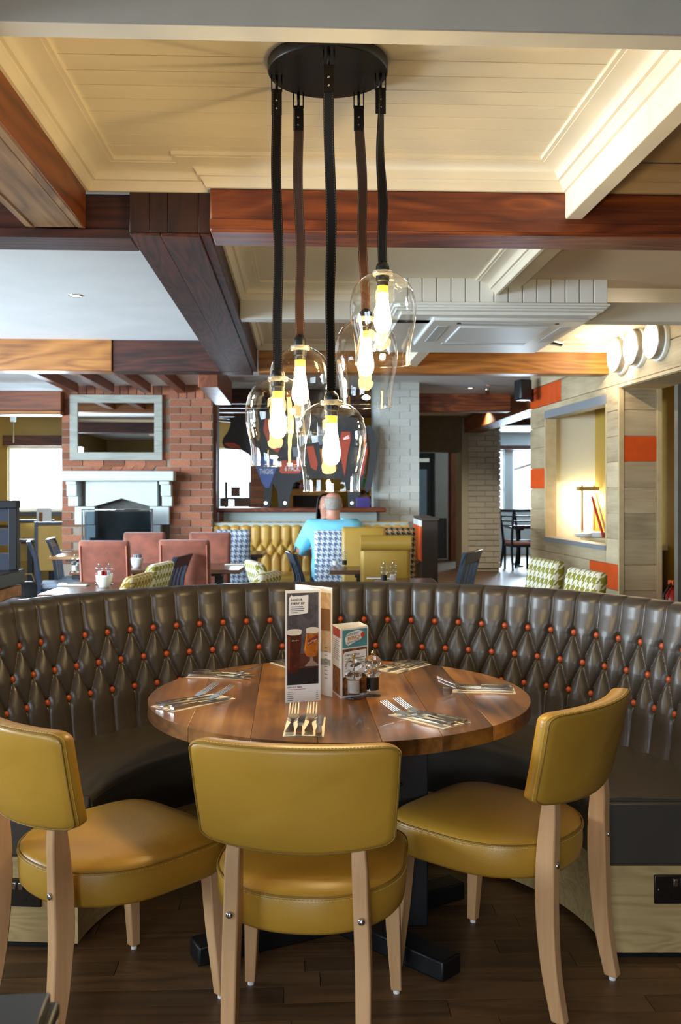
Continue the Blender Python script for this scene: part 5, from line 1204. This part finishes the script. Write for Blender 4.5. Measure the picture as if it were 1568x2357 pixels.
# timber planter / screen at the left edge
ps = thing('timber_planter', 'stacked timber planter with a black notched screen at the left edge', 'planter', C(X(50, 4.6), 4.6), -TH)
ky = lambda y: EYE+(HY-y)/F*4.6; kq = lambda px: X(px, 4.6)-X(50, 4.6)
for z0, z1 in ((ky(1372), ky(1343)), (ky(1405), ky(1374)), (ky(1440), ky(1407)), (ky(1475), ky(1442)), (ky(1510), ky(1477)), (ky(1560), ky(1512))): MB().box(-.62, 0, -1.15, 0, z0+.003, z1-.003).build('timber', M_['timber'], ps, bevel=.006)
MB().box(-.64, .012, -1.17, .02, ky(1342), ky(1310)).build('ledge', mat('ledge_dark', '#23201d', .5), ps, bevel=.008)
SCR = mat('screen_black', '#20242e', .6, vary=.15); SBL = mat('screen_blue', '#323c50', .6)
MB().box(kq(30), kq(50), -.07, -.03, ky(1310), ky(1152)).build('screen_post', SCR, ps, bevel=.004); MB().box(-.60, kq(50), -.075, -.02, ky(1170), ky(1152)).build('screen_rail', SCR, ps, bevel=.004)
for z0, z1 in ((ky(1200), ky(1170)), (ky(1254), ky(1216)), (ky(1310), ky(1272))): MB().box(-.60, kq(30), -.06, -.03, z0, z1).build('screen_board', SBL, ps)
MB().box(-.60, -.02, -1.12, -.02, 0, ky(1560)).build('base', M_['timber'], ps)
# sugar bowls, sachets, shakers, cutlery on the far tables
WHC = mat('white_china', '#eceeee', .25)
def bowl(label, px, py, z=.75):
    b = PZ(px, py, z); t = thing('sugar_bowl', label, 'bowl', b)
    MB().lathe([(.001, .002), (.03, .0), (.034, .004), (.046, .03), (.056, .07), (.058, .085), (.054, .085), (.05, .06), (.03, .012), (.001, .01)], 22, cap=False).build('bowl', WHC, t, smooth=True)
    for i in range(9):
        a = random.uniform(0, 6.28); rr_ = random.uniform(.01, .034); T = Matrix.Translation((rr_*cos(a), rr_*sin(a), .085)) @ Matrix.Rotation(a, 4, 'Z') @ Matrix.Rotation(random.uniform(-.3, .3), 4, 'X')
        MB().cbox((0, 0, 0), (.03, .004, .055), T).build('sachet', mat('sachet_%d' % (i % 3), ('#a83434', '#8fa6b8', '#d9d4c8')[i % 3], .6), t)
bowl('white sugar bowl on the nearest left table', 240, 1352); bowl('white sugar bowl between the red velvet chairs', 315, 1306)
G = 'salt and pepper mills on the far tables'
for px, py, lb_, f_ in ((228, 1345, 'clear mill left behind the near sugar bowl', SALT), (251, 1345, 'clear mill right behind the near sugar bowl', SALT), (884, 1342, 'pepper mill on the table before the rolled top chair', PEP), (905, 1341, 'salt mill on the table before the rolled top chair', SALT),
                        (772, 1306, 'salt mill on the table before the seated man', SALT), (793, 1305, 'pepper mill on the table before the seated man', PEP), (172, 1318, 'left mill on the small table by the velvet chair', SALT), (186, 1318, 'right mill on the small table by the velvet chair', PEP)):
    mill(lb_, px, py, .95, f_, .75, True, G)
cut = [((170, 1347), 30, 'wrapped cutlery bundle on the nearest left table'), ((545, 1300), 20, 'wrapped cutlery bundle at the right end of the long table'), ((430, 1300), 22, 'wrapped cutlery bundle at the middle of the long table'), ((876, 1332), 60, 'wrapped cutlery bundle left of the table mills'), ((145, 1270), 20, 'wrapped cutlery bundle on the amber edged table')]
for (px, py), w_, lb_ in cut:
    b = PZ(px, py, .752); t = thing('cutlery_roll', lb_, 'cutlery', b, random.uniform(-.2, .2)); MB().box(-.10, .10, -.045, .045, 0, .008).build('napkin', NAP, t, bevel=.002)
    MB().box(-.10, .11, -.02, -.005, .008, .014).box(-.09, .12, .005, .02, .008, .014).build('cutlery_handle', M_['steel'], t)
lm = thing('table_menu', 'pale folded menu card on the far left window table', 'menu', PZ(97, 1238, .75)+Vector((0, .1, 0)), .3)
MB().box(-.10, .10, -.004, 0, 0, .42).build('front_panel', CARD, lm); MB().box(-.07, -.02, -.006, -.004, .1, .36).build('photo', FOOD, lm)
# hatch contents
hc = thing('hatch_counter', 'bright steel kitchen pass counter inside the hatch', 'counter', (0, 0, 0))
wbx(MB(), so0-.05, SE-.01, ND+.01, -.41, .86, .905).build('counter_top', mat('pass_top', '#d9cfae', .4), hc); wbx(MB(), so0, SE-.02, ND+.05, -.45, .02, .86).build('cabinet', M_['chrome'], hc); rebase(hc, WM @ Vector(((so0+so1)/2, -.6, 0)))
hb_ = thing('heat_gantry', 'glass topped heat lamp gantry over the kitchen pass', 'lamp', (0, 0, 0))
SG = SE-.16
n1_, n0_ = n_at(1302, SG), ND+.03
wbx(MB(), SG-.14, SG+.13, n0_, n1_, 1.470, 1.478).build('glass_shelf', thin_glass('gantry_glass', '#dfe8d8', .0, .9), hb_)
for px in (1340, 1367): ng = n_at(px, SG); wbx(MB(), SG-.012, SG+.012, ng-.012, ng+.012, .905, 1.47).build('gantry_post', M_['chrome'], hb_)
wbx(MB(), SG-.05, SG+.05, n0_, n_at(1330, SG), 1.41, 1.455).build('lamp_housing', M_['olive'], hb_)
for px in (1356, 1382):
    ng = max(n_at(px, SG), ND+.08); wbx(MB(), SG-.04, SG+.04, ng-.05, ng+.05, 1.392, 1.408).build('heat_lamp', LED, hb_)
    l = bpy.data.lights.new('heat_light', 'POINT'); l.energy = 9; l.color = (1, .85, .6); l.shadow_soft_size = .05; o = bpy.data.objects.new('heat_light', l); COL.objects.link(o); o.parent = hb_; o.location = WM @ Vector((SG, ng, 1.30))
base = WM @ Vector(((so0+so1)/2, -.6, .905))
for c in hb_.children:
    if c.type == 'MESH': c.data.transform(Matrix.Translation(-base))
    else: c.location = c.location-base
hb_.location = base
ORD = ('bottom', 'second', 'third', 'top')
for i, (px, nn, n_) in enumerate(((1345, .30, 3), (1378, .34, 4))):
    b = WM @ Vector((SE-nn, n_at(px, SE-nn), .905))
    for k_ in range(n_):
        o = MB().lathe([(.001, .0), (.07, 0), (.115, .016), (.117, .020), (.07, .008), (.001, .006)], 24, cap=False).build('plate', WHC, smooth=True); o.location = b+Vector((0, 0, .014*k_)); tag(o, '%s white plate of the %s stack inside the hatch' % ('top' if k_ == n_-1 else ORD[k_], ('left', 'right')[i]), 'plate', 'plates on the kitchen pass')
sg = SE-.5; tb = thing('pizza_paddle', 'red and wood handled paddle leaning inside the hatch', 'paddle', WM @ Vector((sg, ND+.10, .905)))
MB().tube([(0, 0, .02), tuple(UU*.28+NN*.02+Vector((0, 0, .44)))], .016, 8).build('handle', mat('paddle_red', '#b0301e', .5), tb); MB().tube([tuple(UU*.02-NN*.05+Vector((0, 0, .02))), tuple(UU*.30-NN*.03+Vector((0, 0, .46)))], .014, 8).build('shaft', M_['plank_edge'], tb)
# red extinguishers in the dark passage
e = thing('fire_extinguisher', 'red fire extinguisher with black hose in the dark passage', 'extinguisher', C(X(1549, 8.3), 8.3, 0))
MB().lathe([(.001, .0), (.075, 0), (.08, .01), (.08, .46), (.06, .52), (.03, .55), (.025, .58), (.001, .58)], 20, cap=False).build('cylinder', mat('extinguisher_red', '#a02016', .3), e, smooth=True)
MB().cbox((0, 0, .60), (.05, .10, .04)).build('valve', mat('valve_orange', '#c05020', .4), e, bevel=.005); MB().tube([(-.02, -.03, .6), (-.10, -.05, .50), (-.10, -.06, .2), (-.085, -.05, .08)], .013, 8).build('hose', M_['black'], e, smooth=True)
# far corner details
rd = thing('radiator', 'dark panel radiator under the passage window', 'radiator', C(X(1018, 20), 20.0), -TH)
for k_ in range(6): MB().box(-.10+.034*k_, -.074+.034*k_, 0, .06, .0, .85).build('fin', M_['blackwood'], rd)
al = thing('wall_sensor', 'small white alarm sensor high on the olive wall', 'sensor', P(31, 963, 13.55), 0)
MB().box(-.04, .04, -.03, 0, -.05, .05).build('case', M_['white'], al, bevel=.01); MB().box(-.008, .008, -.02, 0, -.35, -.05).build('cable_cover', M_['olive'], al)
bg = thing('black_bag', 'black bag leaning on the table leg by the left edge chairs', 'bag', C(X(62, 11.5), 11.5), .3)
MB().loft([[(x*s, y*s*.6, z) for x, y in rrect(.18, .14, .06, 3)] for z, s in ((0, .95), (.05, 1.05), (.18, .95), (.28, .7), (.31, .4))]).build('bag_body', M_['black_satin'], bg, smooth=True); MB().tube([(-.1, 0, .26), (-.06, 0, .40), (.06, 0, .40), (.1, 0, .26)], .01, 6).build('strap', M_['raw_y'], bg, smooth=True)
br = thing('tree_branch', 'bare dark branch outside the far right window', 'branch', P(1205, 1080, 22.2))
MB().tube([(-.25, 0, -.02), (0, 0, .06), (.3, 0, .15), (.62, 0, .2)], [.03, .028, .022, .01], 6).build('branch', M_['dk_z'], br, smooth=True)
tk = MB().tube([(.62, 0, .22), (.64, .0, -.6), (.66, 0, -1.9)], [.05, .07, .09], 8).build('trunk', M_['dk_z'], br, smooth=True)
# ---------------------------------------------------------------- people
SKIN = mat('skin', '#c98f78', .5, vary=.06); SHIRT = mat('light_blue_shirt', '#7fd0ea', .75, vary=.08, scale=6, bump=.2, bscale=12); HAIRG = mat('grey_hair', '#9a9288', .85, vary=.25, scale=60); TROU = mat('dark_trousers', '#2b2f3a', .8)
def person(label, loc, rz, skin, shirt, hair, bulk=1.0, hairfn='fringe'):
    t = thing('person', label, 'person', loc, rz)
    V, E, R = [], [], []
    def v(p, r, par=None):
        V.append(p); R.append(r)
        if par is not None: E.append((par, len(V)-1))
        return len(V)-1
    b = bulk
    pel = v((0, 0, .605), .125*b); ab = v((0, .0, .72), .16*b, pel); chs = v((0, -.03, .92), .165*b, ab); nk0 = v((0, -.01, 1.09), .085, chs); nk = v((0, .01, 1.155), .062, nk0); hd0 = v((0, .025, 1.215), .072, nk); hd = v((0, .02, 1.29), .092, hd0); tp = v((0, .015, 1.35), .084, hd); v((0, .015, 1.395), .05, tp)
    nose = v((0, .10, 1.255), .022, hd0); v((0, .128, 1.262), .010, nose)
    for s in (-1, 1):
        sh_ = v((s*.185*b, -.02, 1.045), .070*b, chs); el = v((s*.285*b, .03, .80), .050*b, sh_); wr = v((s*.20, .30, .775), .031, el); pm_ = v((s*.17, .375, .775), .030, wr)
        for k_, (dx, ln) in enumerate(((-.030, .070), (-.010, .080), (.010, .078), (.030, .062))):
            f1_ = v((s*.17+dx, .405+ln*.45, .782), .0088, pm_); v((s*.17+dx*1.05, .405+ln, .765), .0078, f1_)
        t1 = v((s*.17-s*.045, .385, .772), .010, pm_); v((s*.17-s*.06, .42, .768), .0085, t1)
        hp_ = v((s*.10*b, .03, .58), .085*b, pel); kn = v((s*.13, .43, .55), .066, hp_); an = v((s*.13, .42, .10), .042, kn); v((s*.14, .54, .045), .036, an)
    me = bpy.data.meshes.new('body'); me.from_pydata(V, E, []); o = bpy.data.objects.new('body', me); COL.objects.link(o); o.parent = t
    sk = o.modifiers.new('skin', 'SKIN'); sk.use_smooth_shade = True; sb = o.modifiers.new('sub', 'SUBSURF'); sb.levels = sb.render_levels = 1
    for i, r in enumerate(R): me.skin_vertices[0].data[i].radius = (r, r)
    me.skin_vertices[0].data[0].use_root = True
    dg = bpy.context.evaluated_depsgraph_get(); m2 = bpy.data.meshes.new_from_object(o.evaluated_get(dg)); bpy.data.objects.remove(o)
    m2.materials.clear(); 
    for q in (skin, TROU): m2.materials.append(q)
    for p_ in m2.polygons: p_.material_index = 1 if p_.center.z < .66 and p_.center.y < .6 and abs(p_.center.x) < .30 and not (p_.center.z > .7) else 0
    m2.shade_smooth(); body = place('body', m2, None, t)
    # clothing: the torso and sleeve faces of the body, grown outward
    bmm = bmesh.new(); bmm.from_mesh(m2); bmm.normal_update()
    rm = []
    for f in bmm.faces:
        c = f.calc_center_median(); keep = .52 < c.z < 1.145 and c.y < .20 and not (c.z < .62 and c.y > .12) and not (abs(c.x) > .19*b and c.z < .84 and c.y > .0)
        if c.z > 1.095 and abs(c.x) < .075: keep = False
        if not keep: rm.append(f)
    bmesh.ops.delete(bmm, geom=rm, context='FACES'); bmm.normal_update()
    for vv in bmm.verts: vv.co += vv.normal*.016+Vector((0, 0, .0))
    sm_ = bpy.data.meshes.new('shirt'); bmm.to_mesh(sm_); bmm.free(); sm_.materials.clear(); sm_.materials.append(shirt); sm_.shade_smooth()
    so_ = place('shirt', sm_, None, t); q = so_.modifiers.new('thick', 'SOLIDIFY'); q.thickness = .012; q.offset = 0
    for s in (-1, 1): MB().sphere((s*.083, .015, 1.262), (.012, .022, .032), 10, 8).build('ear', skin, t, smooth=True)
    for s in (-1, 1):
        ey = MB().sphere((s*.032, .092, 1.285), .011, 10, 8).build('eye', M_['white'], t, smooth=True); MB().sphere((s*.032, .1015, 1.285), (.005, .003, .005), 8, 6).build('iris', M_['black'], ey)
    MB().sphere((0, .098, 1.215), (.024, .008, .006), 10, 6).build('mouth', mat('lips', '#a0604f', .5), t, smooth=True)
    if hairfn == 'fringe':
        def hfn(u, v_): a = pi*(1.02+.96*u); ph_ = -.92+1.34*v_; return (.0865*cos(a)*cos(ph_*.75), .014+.0885*sin(a)*cos(ph_*.75), 1.300+.105*sin(ph_))
        h_ = MB().grid(hfn, 20, 8).build('hair', hair, t, smooth=True); q = h_.modifiers.new('thick', 'SOLIDIFY'); q.thickness = .006
    else:
        def hfn(u, v_): a = pi*(.88+1.24*u); ph_ = 1.5-1.6*v_; k_ = max(0, v_-.6)/.4; return (.108*cos(a)*max(.05, cos(ph_)), .008+.108*sin(a)*max(.05, cos(ph_)), 1.30+.104*sin(ph_)-.16*k_)
        h_ = MB().grid(hfn, 24, 12).build('hair', hair, t, smooth=True); q = h_.modifiers.new('thick', 'SOLIDIFY'); q.thickness = .01
    return t
mp_ = C(X(767, 9.42), 9.42)
person('balding grey haired man in a light blue shirt, seated with his back to us', (mp_.x, mp_.y, .0), heading(-2), SKIN, SHIRT, HAIRG, 1.18)
mp2 = C(X(752, 10.5), 10.5); person('dark haired person in dark clothes facing us, hidden behind the seated man', (mp2.x, mp2.y, -.03), heading(178), SKIN, TROU, mat('dark_hair', '#17120f', .7), .9, 'long')
